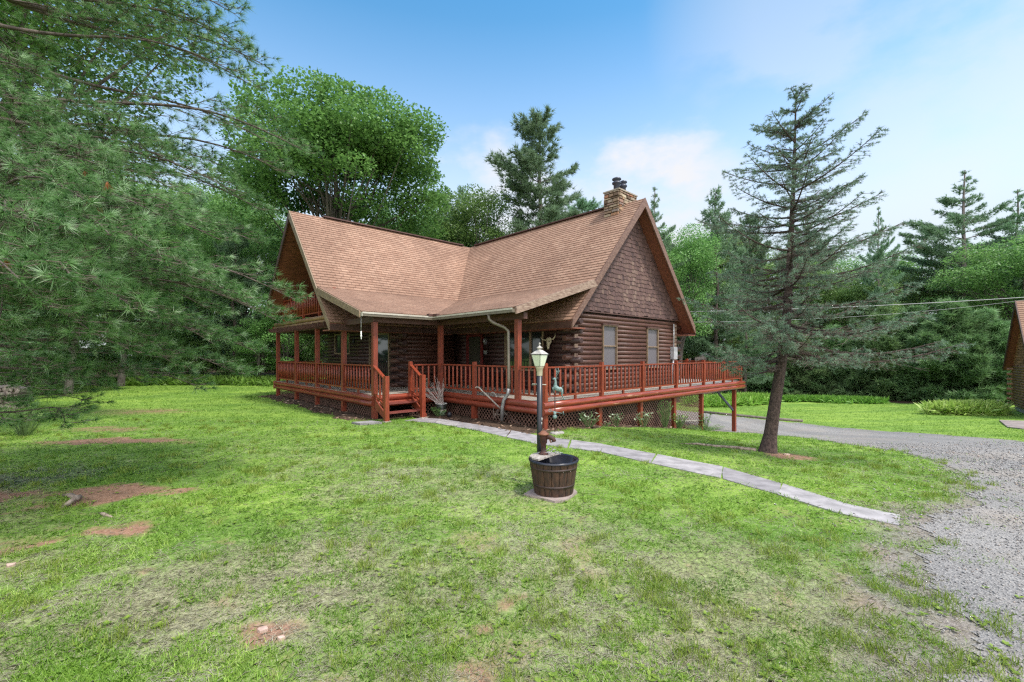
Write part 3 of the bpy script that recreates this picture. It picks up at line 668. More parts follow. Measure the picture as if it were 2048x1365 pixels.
# --- walls
def rects_cut(a0, a1, z, cuts):
    segs = [(a0, a1)]
    for (c0, c1, z0, z1) in cuts:
        if z0 - .03 < z < z1 + .03:
            ns = []
            for x0, x1 in segs:
                if c1 <= x0 or c0 >= x1: ns.append((x0, x1)); continue
                if c0 > x0: ns.append((x0, c0))
                if c1 < x1: ns.append((c1, x1))
            segs = ns
    return segs
LS = .152; LR = .086
def log_wall(mb, fn, a0, a1, z0, z1, cuts, ext0, ext1, par, lim=None, r=LR):
    """fn(a,z)->point; logs stacked; every second log runs past the corner"""
    k = 0; z = z0 + LS / 2
    while z < z1:
        x0 = a0 - (ext0 if k % 2 == par else -.04); x1 = a1 + (ext1 if k % 2 == par else -.04)
        if lim:
            b0, b1 = lim(z + .05); x0, x1 = max(x0, b0), min(x1, b1)
        for s0, s1 in rects_cut(x0, x1, z, cuts):
            if s1 - s0 > .05: mb.tube([fn(s0, z), fn(s1, z)], r * (1 + rnd.uniform(-.03, .03)), 12)
        z += LS; k += 1
lim_s = lambda z: (SR - (ZR - .2 - z) / K, SR + (ZR - .2 - z) / K)
lim_t = lambda z: (TR - (ZR - .2 - z) / K, TR + (ZR - .2 - z) / K)
WA = [(6.50, 7.38, 1.42, 2.96), (9.38, 10.26, 1.42, 2.96)]
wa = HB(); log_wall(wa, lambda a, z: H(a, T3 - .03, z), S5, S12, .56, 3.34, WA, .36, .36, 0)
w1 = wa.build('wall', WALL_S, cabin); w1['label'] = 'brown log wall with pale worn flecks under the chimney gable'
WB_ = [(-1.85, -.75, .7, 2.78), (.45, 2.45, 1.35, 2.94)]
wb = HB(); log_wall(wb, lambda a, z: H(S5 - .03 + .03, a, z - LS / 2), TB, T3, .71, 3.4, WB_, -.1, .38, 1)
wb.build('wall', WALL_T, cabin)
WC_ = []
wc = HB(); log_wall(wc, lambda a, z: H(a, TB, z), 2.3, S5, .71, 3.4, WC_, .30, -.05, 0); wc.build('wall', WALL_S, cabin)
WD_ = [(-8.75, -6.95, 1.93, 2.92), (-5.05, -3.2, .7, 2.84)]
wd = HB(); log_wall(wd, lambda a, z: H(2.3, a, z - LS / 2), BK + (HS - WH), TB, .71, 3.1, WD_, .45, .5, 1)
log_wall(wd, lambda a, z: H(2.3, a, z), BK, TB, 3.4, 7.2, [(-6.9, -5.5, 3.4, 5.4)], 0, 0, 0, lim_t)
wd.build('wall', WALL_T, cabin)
core = HB()
def gable_core(lo, hi, z0, ax, c, th):
    n = [(lo, z0), (hi, z0), (hi, ZR - .17 - K * (hi - lo) / 2), ((lo + hi) / 2, ZR - .17), (lo, ZR - .17 - K * (hi - lo) / 2)]
    core.prism([H(a, c, z) if ax == 0 else H(c, a, z) for a, z in n], (0, th, 0) if ax == 0 else (th, 0, 0))
gable_core(S5, S12, .5, 0, T3 - .06, .12)
gable_core(TR - WH, TR + WH, .5, 1, 2.35, .12)
core.hbox(S5 + .04, S5 + .14, TB - .1, T3 - .2, .4, 3.5); core.hbox(2.47, S5 + .02, TB - .14, TB - .04, .4, 3.5)
core.hbox(S12 - .14, S12 - .02, BK + .7, T3 - .2, .4, 3.0); core.hbox(2.47, S12 - .2, BK + .62, BK + .72, .4, 3.0)
core.build('wall_core', DARKWOOD, cabin)
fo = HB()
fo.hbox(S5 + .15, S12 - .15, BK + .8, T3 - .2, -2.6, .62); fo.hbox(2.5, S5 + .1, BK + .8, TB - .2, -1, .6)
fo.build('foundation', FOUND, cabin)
# logs below the deck-side wall run down to the deck; corner blocking
cb = HB()
for sx in (S5 + .06, S12 - .24):
    cb = HB(); cb.hbox(sx, sx + .18, T3 - .0, T3 + .05, .7, 3.2); cb.build('corner_post', simple('pale_corner_wood', (.26, .18, .13), (.10, .055, .04), .7, 5), cabin)
# shakes
sh = HB(); z = 3.40; row = 0
while z < ZR - .5:
    hw = (ZR - .22 - z - .05) / K
    s = SR - min(hw, WH) + rnd.uniform(-.1, 0); smax = SR + min(hw, WH)
    while s < smax:
        w = rnd.uniform(.10, .19); zb_ = z + rnd.choice((-.022, 0, 0, .022)); zt_ = z + .20
        a, b = s + .003, s + w - .003
        sh.cur = min(1, max(0, rnd.gauss(.45 + .3 * math.exp(-((s - SR) / 1.2) ** 2 - ((z - 4.2) / 1.2) ** 2), .2)))
        if a > SR - hw - .1 and b < SR + hw + .1:
            f0, f1 = T3 + .075, T3 + .052
            sh.add([H(a, f0, zb_), H(b, f0, zb_), H(b, f1, zt_), H(a, f1, zt_), H(a, T3 + .03, zb_), H(b, T3 + .03, zb_)], [(0, 1, 2, 3), (4, 5, 1, 0), (4, 0, 3), (5, 2, 1)])
        s += w
    z += .155; row += 1
sh.build('gable_shakes', SHAKE, w1, True)
m = HB(); m.hbox(S5 - .2, S12 + .2, T3 + .02, T3 + .09, 3.345, 3.385); m.build('trim_band', DARKRAKE, w1)
# --- windows and doors
def window(fn, a0, a1, z0, z1, out, frame=TRIM, glass=GLASS, mull=(), bars=(), fw=.055, dep=.10):
    """fn(a, depth_out, z)"""
    def bx_(mb, p0, p1, q0, q1, d0, d1):
        c = [fn(p0, d0, q0), fn(p1, d1, q1)]; lo = tuple(min(c[0][i], c[1][i]) for i in range(3)); hi = tuple(max(c[0][i], c[1][i]) for i in range(3)); mb.box(lo, hi)
    f = HB(); d0, d1 = -.05, dep
    bx_(f, a0, a0 + fw, z0, z1, d0, d1); bx_(f, a1 - fw, a1, z0, z1, d0, d1)
    bx_(f, a0 + fw, a1 - fw, z1 - fw, z1, d0, d1); bx_(f, a0 + fw, a1 - fw, z0, z0 + fw, d0, d1)
    for x in mull: bx_(f, x - fw / 2, x + fw / 2, z0 + fw, z1 - fw, d0, d1 - .01)
    for x in bars: bx_(f, a0 + fw, a1 - fw, x - .018, x + .018, d0, d1 - .02)
    w = f.build('window', frame, cabin)
    g = HB(); bx_(g, a0 + fw, a1 - fw, z0 + fw, z1 - fw, 0, .02); g.build('pane', glass, w); return w
fA = lambda a, d, z: H(a, T3 + d, z)
for c in WA: window(fA, c[0] + .02, c[1] - .02, c[2], c[3], 1, TRIM, SCREEN, (), (2.24,), .036, .09)
for c in WA:
    m = HB(); m.hbox(c[0] - .03, c[1] + .03, T3 + .02, T3 + .12, c[3], c[3] + .05); m.build('drip_cap', DARKRAKE, w1)
fB = lambda a, d, z: H(S5 - d, a, z)
window(fB, .48, 2.42, 1.37, 2.92, 1, TRIM, GLASS, (1.12, 1.78), (), .06, .09)
fD = lambda a, d, z: H(2.3 - d, a, z)
window(fD, -8.72, -6.98, 1.95, 2.9, 1, TRIM, GLASS, (-7.85,), (), .06, .09)
def door(fn, a0, a1, z0, z1, dm, fm, glass=None, knob=0):
    f = HB()
    def b2(mb, p0, p1, q0, q1, d0, d1):
        c = [fn(p0, d0, q0), fn(p1, d1, q1)]; mb.box(tuple(min(c[0][i], c[1][i]) for i in range(3)), tuple(max(c[0][i], c[1][i]) for i in range(3)))
    b2(f, a0, a0 + .09, z0, z1, -.05, .10); b2(f, a1 - .09, a1, z0, z1, -.05, .10); b2(f, a0 + .09, a1 - .09, z1 - .09, z1, -.05, .10)
    d = HB(); b2(d, a0 + .09, a1 - .09, z0, z1 - .09, -.04, .03)
    for q0, q1 in ((.12, .75), (.95, 1.85)):
        b2(d, a0 + .2, a1 - .2, z0 + q0, z0 + q1, .03, .045)
    dr = d.build('door', dm, cabin); fr = f.build('door_frame', fm, dr)
    if glass: g_ = HB(); b2(g_, a0 + .17, a1 - .17, z0 + .25, z1 - .2, .045, .06); g_.build('pane', glass, dr)
    k_ = HB(); p = fn(a0 + .16 if knob == 0 else a1 - .16, .1, z0 + .95); k_.ball(p, .03, 8); k_.build('handle', STEEL, dr); return dr
door(fB, -1.82, -.82, DZ, 2.74, simple('dark_green_brown_door', (.05, .045, .03), None, .5), simple('red_door_frame', (.16, .022, .02), None, .5), None, 1)
door(fD, -4.42, -3.25, DZ, 2.82, simple('dark_storm_door', (.05, .055, .05), None, .4), TRIM, GLASS, 1)
window(fD, -5.02, -4.44, DZ + .6, 2.78, 1, TRIM, GLASS, (), (), .06, .09)
m = HB(); p = H(S5 - .16, -.6, 2.45)
m.ball(p, .07, 8, (.8, .8, 1.3)); m.box(tuple(np.array(p) + (.02, -.04, -.12)), tuple(np.array(p) + (.1, .04, .12))); m.build('wall_lamp', STEEL, cabin)
m = HB(); m.hbox(S5 - .12, S5 - .08, -.68, -.52, 1.95, 2.1); m.build('number_plate', STEEL, cabin)
m = HB(); m.hbox(11.28, 11.58, T3 + .03, T3 + .20, 1.75, 2.25); m.build('meter_box', simple('pale_grey_box', (.45, .45, .47), None, .5, 4, None, .05), cabin)
m = HB(); m.tube([H(11.36, T3 + .12, 1.75), H(11.36, T3 + .12, .7)], .035, 8); m.tube([H(11.42, T3 + .12, 2.25), H(11.42, T3 + .12, 3.2)], .02, 6); m.build('conduit', simple('white_conduit', (.6, .6, .62), None, .5, 4, None, .05), cabin)
# bracket lamp on left gable wall
m = HB(); m.tube([H(2.22, -5.8, 2.7), H(1.95, -5.8, 2.72), H(1.9, -5.8, 2.6)], .02, 6); m.ball(H(1.9, -5.8, 2.5), .09, 8, (.7, .7, 1.2)); m.build('wall_lamp', BLACK, cabin)
# --- chimney
CH = (7.95, 9.15, 2.70, 3.36, 6.2, 8.03)
m = HB(); m.hbox(CH[0] + .03, CH[1] - .03, CH[2] + .03, CH[3] - .03, CH[4], CH[5]); chim = m.build('chimney', MORTAR, cabin)
st = HB()
def stones(face):
    z = CH[4]
    while z < CH[5] - .03:
        h = min(rnd.uniform(.07, .14), CH[5] - z)
        a0, a1 = (CH[2], CH[3]) if face in (0, 1) else (CH[0], CH[1])
        x = a0
        while x < a1 - .01:
            w = min(rnd.uniform(.14, .36), a1 - x)
            if a1 - x - w < .08: w = a1 - x
            o = rnd.uniform(.0, .035); st.cur = rnd.random()
            c = {0: CH[0], 1: CH[1], 2: CH[3], 3: CH[2]}[face]; sg = -1 if face in (0, 3) else 1
            i = .012
            q = [(x + i, z + i), (x + w - i, z + i + rnd.uniform(-.008, .008)), (x + w - i, z + h - i + rnd.uniform(-.008, .008)), (x + i, z + h - i)]
            cx_, cz_ = x + w / 2, z + h / 2
            back = [(p, -.02, zz) for p, zz in q]; front = [(cx_ + (p - cx_) * .9, o + rnd.uniform(0, .012), cz_ + (zz - cz_) * .86) for p, zz in q]
            def mp3(p, d, zz): return H(c + sg * d, p, zz) if face in (0, 1) else H(p, c + sg * d, zz)
            vs = [mp3(*v) for v in back + front]
            st.add(vs, [(4, 5, 6, 7), (0, 1, 5, 4), (1, 2, 6, 5), (2, 3, 7, 6), (3, 0, 4, 7)])
            x += w
        z += h
for fc in (0, 1, 2, 3): stones(fc)
st.build('stonework', STONE, chim, True)
m = HB(); m.hbox(CH[0] - .03, CH[1] + .03, CH[2] - .03, CH[3] + .03, CH[5], CH[5] + .05); m.build('chimney_cap', simple('pale_mortar_cap', (.36, .3, .24), None, .9), chim)
for fs, ft, fr_, fh in ((8.28, 3.04, .115, .42), (8.72, 3.04, .10, .42)):
    m = HB(); c = H(fs, ft, CH[5] + .04); r = fr_
    m.lathe(c, [(r, 0), (r, fh - .12), (r * 1.45, fh - .10), (r * 1.5, fh - .05), (r, fh - .04), (r, fh + .03), (r * 1.5, fh + .06), (r * 1.45, fh + .1), (r * .5, fh + .15), (0, fh + .16)], 14)
    m.build('flue', simple('flue_metal', (.05, .055, .09), (.03, .03, .05), .4, 6), chim)
# --- balcony
m = HB(); m.hbox(.04, 2.25, -9.9, TB + .1, 3.1, 3.37); m.build('balcony_floor', DARKWOOD, cabin)
m = HB()
for zz in (3.30, 3.135): m.tube([H(-.02, -9.95, zz), H(-.02, -2.45, zz)], .085, 12)
m.build('balcony_log', log_mat('olive_lit_log', 1, (.26, .15, .07), (.14, .08, .035), (.4, .3, .2), .7), cabin)  # tan log, olive from light off the grass put into its colour
m = HB(); m.hbox(.1, 2.2, -10.9, -9.95, 3.1, 3.25); m.build('beam_end', RED2, cabin)
m = HB()
m.hbox(-.06, .08, -2.30, .07, 2.92, 3.09); m.hbox(.08, 2.32, -.07, .07, 2.92, 3.09); m.hbox(2.33, 2.47, -.07, TG - .05, 2.92, 3.09)
m.hbox(.0, .12, -9.95, -2.30, 2.92, 3.05)
for k in range(14): m.hbox(-.4, 2.3, -9.6 + k * .55, -9.55 + k * .55, 2.93, 3.09)
m.build('porch_beam', simple('dark_porch_beam', (.10, .042, .03), None, .6), cabin)
# --- deck
m = HB()
m.hbox(-.05, S5, TB, 0.02, DZ - .04, DZ); m.hbox(-.05, 2.3, -9.95, TB - .002, DZ - .04, DZ)
m.hbox(2.42, S5, .022, T3, DZ - .04, DZ); m.hbox(2.42, 15.8, T3 + .002, 4.76, DZ - .04, DZ); m.hbox(S12, 15.8, -3.0, T3 - .002, DZ - .04, DZ)
deck = m.build('deck_floor', DECK, cabin)
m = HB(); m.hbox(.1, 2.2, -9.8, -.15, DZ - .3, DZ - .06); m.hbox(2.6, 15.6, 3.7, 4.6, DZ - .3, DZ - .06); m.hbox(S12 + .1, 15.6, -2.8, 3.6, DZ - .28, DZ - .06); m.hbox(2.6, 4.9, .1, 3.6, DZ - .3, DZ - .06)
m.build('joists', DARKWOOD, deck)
ZL = (.625, .455); RR = .094
def rim(p0, p1, mat):
    m = HB()
    for z in ZL:
        a = Vector(H(*p0, z)); b = Vector(H(*p1, z)); n = 12; j = Vector((rnd.uniform(-.01, .01), 0, 0))
        m.tube([a.lerp(b, i / n) + Vector((0, 0, rnd.uniform(-.006, .006))) for i in range(n + 1)], [RR * (1 + rnd.uniform(-.05, .05)) for _ in range(n + 1)], 14)
    return m.build('rim_log', mat, deck)
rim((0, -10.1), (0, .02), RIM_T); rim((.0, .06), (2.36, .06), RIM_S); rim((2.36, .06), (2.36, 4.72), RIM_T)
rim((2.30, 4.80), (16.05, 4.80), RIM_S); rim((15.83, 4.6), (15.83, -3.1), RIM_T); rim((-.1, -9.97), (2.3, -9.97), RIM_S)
# posts
def post(s, t, z0, z1, w=.14, mat=RED2, name='porch_post'):
    m = HB(); m.hbox(s - w / 2, s + w / 2, t - w / 2, t + w / 2, z0, z1); return m.build(name, mat, cabin)
LP = [-9.75, -7.13, -4.76, -2.28, .0]
for t in LP:
    x, y = to_xy(.03, t); post(.03, t, G(x, y) - .1, 3.12 if t < -4 else 2.95)
post(2.40, .0, G(*to_xy(2.4, 0)) - .1, 2.93); post(2.40, 3.78, DZ, 2.93)
def rpost(s, t, zb=None, zt=DZ + 1.0, mat=RED):
    m = HB(); w = .052; m.hbox(s - w, s + w, t - w, t + w, DZ if zb is None else zb, zt); m.hbox(s - w + .008, s + w - .008, t - w + .008, t + w - .008, zt, zt + .015)
    return m.build('rail_post', mat, cabin)
RP = [2.40, 4.86, 7.15, 9.47, 11.78, 13.75, 15.70]
rpost(1.25, .0); rpost(2.40, 1.85); 
for s in RP: rpost(s, 4.80, DZ - .3)
rpost(15.78, 2.2); rpost(15.78, -.3); rpost(15.78, -2.9)
for s, t in ((2.40, 1.85), (2.42, 4.74), (4.86, 4.70), (7.15, 4.70), (9.47, 4.70), (11.78, 4.70), (15.3, 4.66), (15.7, 1.0), (15.7, -2.8)):
    x, y = to_xy(s, t); post(s, t, G(x, y) - .15, .40, .15, RED2, 'deck_post')
m = HB(); m.beam(H(13.6, 4.6, .33), H(15.25, 4.64, -.62), .06, .09); m.build('brace', simple('dark_blue_brace', (.05, .06, .09), None, .5), cabin)
# railings
def bal_mesh(h):
    m = HB(); r = .031
    m.tube([(0, 0, 0), (0, 0, .04), (0, 0, h * .5), (0, 0, h - .04), (0, 0, h)], [r * .8, r, r * 1.05, r, r * .8], 8); return m
BAL = None; REST = HB(); nbal = 0
def railing(p0, p1, z=DZ, mat=RED, indiv=True, gap=.198, off0=.06, off1=.06, z1=None, hgt=.92):
    global BAL, nbal
    z1 = z if z1 is None else z1
    a, b = Vector(H(*p0, z)), Vector(H(*p1, z1)); d = (b - a).normalized(); L = (b - a).length
    m = HB(); m.beam(a + d * off0 + Vector((0, 0, hgt - .02)), b - d * off1 + Vector((0, 0, hgt - .02)), .10, .04)
    r = m.build('railing', mat, cabin); m = HB()
    m.beam(a + d * off0 + Vector((0, 0, .14)), b - d * off1 + Vector((0, 0, .14)), .045, .05); m.build('bottom_rail', mat, r)
    n = max(1, int((L - off0 - off1) / gap)); hb_ = hgt - .04 - .15
    for i in range(n):
        p = a.lerp(b, (off0 + (L - off0 - off1) * (i + .5) / n) / L) + Vector((0, 0, .155))
        if indiv and nbal < 100:
            if BAL is None: BAL = bal_mesh(hb_).build('baluster', RED, r); o = BAL
            else: o = BAL.copy(); COL.objects.link(o); o.parent = r
            o.location = p; o.scale = (1, 1, hb_ / .73); nbal += 1
        else:
            REST.tube([p, p + Vector((0, 0, hb_))], .030, 7)
    return r
railing((2.40, 4.80), (2.40, 3.84)); railing((2.40, 3.70), (2.40, 1.91)); railing((2.40, 1.80), (2.40, .1)); railing((2.33, 0), (1.30, 0))
for i in range(len(RP) - 1): railing((RP[i], 4.80), (RP[i + 1], 4.80))
for i in range(len(LP) - 1): railing((.03, LP[i]), (.03, LP[i + 1]), mat=RED, indiv=False)
railing((0.05, -9.95), (2.2, -9.95), indiv=False)
for a_, b_ in ((4.75, 2.2), (2.2, -.3), (-.3, -2.9)): railing((15.78, a_), (15.78, b_), indiv=False)
railing((.05, -9.2), (.05, -3.1), z=3.40, indiv=False)
for t in (-8.9, -7.9, -6.33, -4.58): post(.05, t, 3.38, 4.36, .09, RED, 'balcony_post')
# short blocks under the bottom rails
m = HB()
for lst, fixed, ax in ((LP, .03, 1), (RP, 4.80, 0)):
    for i in range(len(lst) - 1):
        c = (lst[i] + lst[i + 1]) / 2
        if ax: m.hbox(fixed - .03, fixed + .03, c - .03, c + .03, DZ, DZ + .12)
        else: m.hbox(c - .03, c + .03, fixed - .03, fixed + .03, DZ, DZ + .12)
m.build('rail_block', RED2, cabin)
# steps
st_ = HB()
for k, zt in enumerate((.49, .25)):
    t0 = .16 + k * .30
    st_.hbox(.02, 1.22, t0, t0 + .14, zt - .04, zt); st_.hbox(.02, 1.22, t0 + .15, t0 + .29, zt - .04, zt)
steps = st_.build('porch_steps', simple('red_step_boards', (.24, .06, .045), (.12, .03, .025), .5, 3, (1, 6, 6)), cabin)
for s in (-.0, 1.24):
    m = HB(); m.prism([H(s - .02, .1, .62), H(s - .02, .1, .35), H(s - .02, .85, 0), H(s - .02, .95, 0), H(s - .02, .95, .12)], (.045, 0, 0)); m.build('stringer', RED2, steps)
for s in (-.06, 1.14): 
    m = HB(); m.hbox(s - .06, s + .06, .86, .98, .05, 1.33); m.build('newel_post', RED, cabin)
    m = HB(); m.hbox(s - .09, s + .11, .84, 1.02, -.02, .05); m.build('post_base', simple('pale_block', (.4, .33, .28), None, .9), cabin)
for s, s2 in ((.0, -.05), (1.25, 1.16)):
    m = HB(); m.beam(H(s, .03, DZ + .9), H(s2, .88, 1.22), .10, .04); r = m.build('railing', RED, cabin)
    m = HB(); m.beam(H(s, .08, .78), H(s2, .88, .38), .04, .05); m.build('bottom_rail', RED, r)
    for k in range(3):
        u = (k + .6) / 3.4; o = BAL.copy(); COL.objects.link(o); o.parent = r; o.location = H(s + (s2 - s) * u, .08 + .8 * u, .80 - .4 * u); o.scale = (1, 1, (.78 - .0 * u) / .73)
if REST.v: tag(REST.build('baluster', RED, cabin), kind='stuff')
# lattice
def lattice(fn, a0, a1, zb0, zb1, zt, sp=.135, w=.012):
    """fn(a,z,d)->point. panel bounded by a0..a1, bottom line zb0->zb1, top zt"""
    m = HB(); H0 = zt - min(zb0, zb1); L = a1 - a0
    zb = lambda a: zb0 + (zb1 - zb0) * (a - a0) / L
    for sg in (1, -1):
        c = a0 - H0 if sg > 0 else a0
        while c < (a1 if sg > 0 else a1 + H0):
            # points a = c + sg*(z-zlow)
            zl = min(zb0, zb1); pts = []
            n = 24
            for i in range(n + 1):
                z = zl + H0 * i / n; a = c + sg * (z - zl)
                if a0 <= a <= a1 and z >= zb(a): pts.append((a, z))
            if len(pts) > 1:
                d = .004 * sg; p, q = pts[0], pts[-1]; o = w * .7071
                m.prism([fn(p[0] - o * sg, p[1] + o, d), fn(p[0] + o * sg, p[1] - o, d), fn(q[0] + o * sg, q[1] - o, d), fn(q[0] - o * sg, q[1] + o, d)], tuple(np.array(fn(0, 0, .006)) - np.array(fn(0, 0, 0))))
            c += sp
    return m.build('lattice_panel', LATT, cabin)
for i in range(len(LP) - 1):
    g0, g1 = G(*to_xy(.1, LP[i])), G(*to_xy(.1, LP[i + 1])); lattice(lambda a, z, d: H(.09 + d, a, z), LP[i] + .07, LP[i + 1] - .07, g0, g1, .38)
for a0, a1 in ((.1, 1.78), (1.92, 4.66)): lattice(lambda a, z, d: H(2.46 + d, a, z), a0, a1, G(*to_xy(2.4, a0)), G(*to_xy(2.4, a1)), .38)
lattice(lambda a, z, d: H(a, -.03 - d, z), 1.3, 2.35, 0, 0, .38)
for i in range(4):
    a0, a1 = ([2.42] + RP[1:5])[i] + .08, RP[i + 1] - .08
    lattice(lambda a, z, d: H(a, 4.68 - d, z), a0, a1, G(*to_xy(a0, 4.7)) - .02, G(*to_xy(a1, 4.7)) - .02, .36)
m = HB(); m.beam(H(9.55, 4.72, -.5), H(11.7, 4.72, -.72), .02, .04); m.build('lattice_strip', GREYWOOD, cabin)
# ------------------------------------------------------------------ yard objects
# barrel planter
def barrel():
    x, y = BAR; z0 = G(x, y) + .03
    e = empty('half_barrel', (x, y, z0), 0, 'wooden half barrel with black liner standing on a flat stone below the lamp post', 'barrel')
    BW = simple('old_barrel_staves', (.08, .037, .021), (.022, .012, .009), .75, 5, (6, 6, 1.2), .6, .01)
    n = 18
    for_r = lambda z: .268 + .068 * z / .45
    m = MB()
    for k in range(n):
        a0, a1 = 2 * PI * k / n + .012, 2 * PI * (k + 1) / n - .012; dr = rnd.uniform(-.003, .003)
        vs = []
        for z in (0, .15, .3, .45):
            for a, r in ((a0, for_r(z) + dr), ((a0 + a1) / 2, for_r(z) + dr + .003), (a1, for_r(z) + dr), (a1, for_r(z) - .028), (a0, for_r(z) - .028)): vs.append((r * math.cos(a), r * math.sin(a), z))
        fs = [(i * 5 + j, i * 5 + (j + 1) % 5, (i + 1) * 5 + (j + 1) % 5, (i + 1) * 5 + j) for i in range(3) for j in range(5)] + [(4, 3, 2, 1, 0), (15, 16, 17, 18, 19)]
        m.add(vs, fs)
    m.build('stave', BW, e)['label'] = 'dark weathered barrel staves, redder near the bottom'
    for z in (.11, .345):
        h = MB(); r0, r1 = for_r(z) + .006, for_r(z + .03) + .006
        h.lathe((0, 0, 0), [(r0 - .008, z), (r0, z), (r1, z + .032), (r1 - .008, z + .032)], 36); h.build('hoop', simple('rusty_hoop', (.05, .025, .02), (.02, .012, .01), .6, 10), e)
    l = MB(); l.lathe((0, 0, 0), [(for_r(.45) + .012, .44), (for_r(.45) + .014, .462), (for_r(.45) - .012, .468), (for_r(.45) - .035, .45), (for_r(.3) - .04, .30), (0, .29)], 40)
    l.build('liner', simple('black_plastic_liner', (.012, .013, .02), (.02, .02, .03), .25, 5, None, .1), e)
    w = MB(); w.lathe((0, 0, 0), [(0, .335), (for_r(.33) - .04, .335)], 32); wt = w.build('water', glass_mat('dark_water', (.01, .012, .012), .02, .8), e)
    b = MB(); b.prism([(-.335, .02, .47), (-.30, -.10, .47), (-.22, -.19, .47), (.02, .13, .47), (.10, .20, .47), (-.05, .30, .47), (-.2, .26, .47), (-.3, .14, .47)], (0, 0, .022)); b.build('shelf_board', GREYWOOD, e)
barrel()
def pump():
    x, y = BAR[0] - .13, BAR[1] + .13; z0 = G(*BAR) + .03 + .493
    e = empty('hand_pump', (x, y, z0), 0, 'old rusty cast-iron hand pump standing on the rim board of the half barrel', 'pump')
    m = MB(); m.lathe((0, 0, 0), [(0, 0), (.075, 0), (.07, .012), (.045, .03), (.036, .06), (.034, .14), (.05, .16), (.055, .26), (.06, .29)], 14); m.build('pump_body', RUST, e)
    m = MB(); m.lathe((0, 0, 0), [(.06, .27), (.078, .275), (.08, .295), (.06, .3), (.03, .33), (.0, .335)], 12); m.build('pump_cap', simple('brown_cap', (.23, .09, .045), (.1, .04, .025), .6, 12), e)
    m = MB(); m.tube([(.03, -.01, .24), (.09, -.03, .25), (.135, -.05, .22), (.145, -.055, .185)], [.036, .034, .03, .032], 10); m.build('spout', RUST, e)
    m = MB(); m.tube([(-.03, .02, .31), (.03, 0, .31), (.07, -.02, .24), (.105, -.05, .17)], .011, 6); m.build('pump_handle', simple('pale_rusty_handle', (.35, .2, .14), None, .6), e)
pump()
m = MB()
for k in range(3):
    pts = []
    for i in range(34):
        u = i / 33; a = u * 9 + k * 2
        pts.append((BAR[0] - .10 + u * .20 + .035 * math.cos(a), BAR[1] + .09 - u * .06 + .03 * math.sin(a), G(*BAR) + .535 + .10 * (1 - u) * abs(math.cos(a * .5)) ** 2 + .006 * k + .01))
    m.tube(pts, .0045, 5)
tag(m.build('power_cord', simple('white_cable', (.5, .5, .5), (.05, .05, .05), .5, 30, None, 0), None), 'tangled black and white cord lying on the barrel rim at the pump', 'cord')
m = MB(); x, y = BAR
m.prism([(px, py, G(x, y) + .028) for px, py in [(x - .42, y - .10), (x - .30, y + .12), (x + .0, y + .3), (x + .28, y + .22), (x + .33, y - .0), (x + .12, y - .36), (x - .02, y - .40), (x - .22, y - .24)]], (0, 0, -.05))
tag(m.build('flat_stone', simple('pinkish_flagstone', (.36, .29, .27), (.24, .19, .175), .85, 5)), 'flat pinkish stone slab under the half barrel', 'stone')
def lamp_post():
    x, y = .41, 6.62; z0 = G(x, y)
    e = empty('lamp_post', (x, y, z0), 0, 'black lamp post with a pale four-sided lantern and ladder bar, just behind the barrel', 'lamp post')
    m = MB(); m.tube([(0, 0, -.1), (0, 0, 1.66)], .041, 14); m.build('pole', BLACK, e)
    m = MB(); m.tube([(-.11, .0, 1.50), (.10, .0, 1.485)], .008, 6); m.tube([(-.115, .03, 1.485), (-.04, .03, 1.482)], .008, 6); m.build('ladder_bar', simple('pale_bar', (.38, .36, .3), None, .5), e)
    m = MB()
    for dx, dz in ((.032, .98), (.028, .92)): m.ball((dx, -.026, dz), .016, 6, (.5, .3, 1.6))
    m.build('chipped_paint', WHITE, e)
    CR = simple('cream_metal', (.42, .38, .27), (.28, .25, .17), .5, 9)
    m = MB(); m.lathe((0, 0, 0), [(.043, 1.62), (.045, 1.70), (.05, 1.72), (.06, 1.74), (.06, 1.75)], 14); m.build('collar', CR, e)
    lan = MB(); lan.lathe((0, 0, 0), [(.0, 1.75), (.075, 1.75), (.075, 1.765), (.0, 1.765)], 4, True); L = lan.build('lantern', CR, e)
    g = MB(); g.lathe((0, 0, 0), [(.086, 1.765), (.140, 1.93)], 4, True); gl = g.build('glass', LAMPGL, L)
    f = MB()
    for k in range(4):
        a = 2 * PI * (k + .5) / 4; c, s = math.cos(a), math.sin(a)
        f.tube([(.088 * c, .088 * s, 1.765), (.146 * c, .146 * s, 1.935)], .0045, 5)
        f.ball((.158 * c, .158 * s, 1.94), .011, 6)
    f.lathe((0, 0, 0), [(.145, 1.928), (.155, 1.935), (.145, 1.944)], 4, True)
    f.build('frame', simple('dark_lantern_frame', (.04, .04, .035), None, .4), L)
    r = MB(); r.lathe((0, 0, 0), [(.156, 1.94), (.12, 1.965), (.085, 1.985), (.05, 2.0), (.03, 2.01)], 4, True)
    r.lathe((0, 0, 0), [(.028, 2.005), (.035, 2.02), (.055, 2.03), (.056, 2.037), (.02, 2.058), (.012, 2.065), (.012, 2.078)], 12); r.ball((0, 0, 2.094), .019, 10)
    L.rotation_euler = (0, 0, math.radians(45)); L.scale = (.84, .84, 1)
    r.build('lantern_roof', simple('verdigris_metal', (.50, .47, .43), (.25, .22, .2), .4, 18), L)
    e.rotation_euler = (0, 0, math.radians(0))
lamp_post()
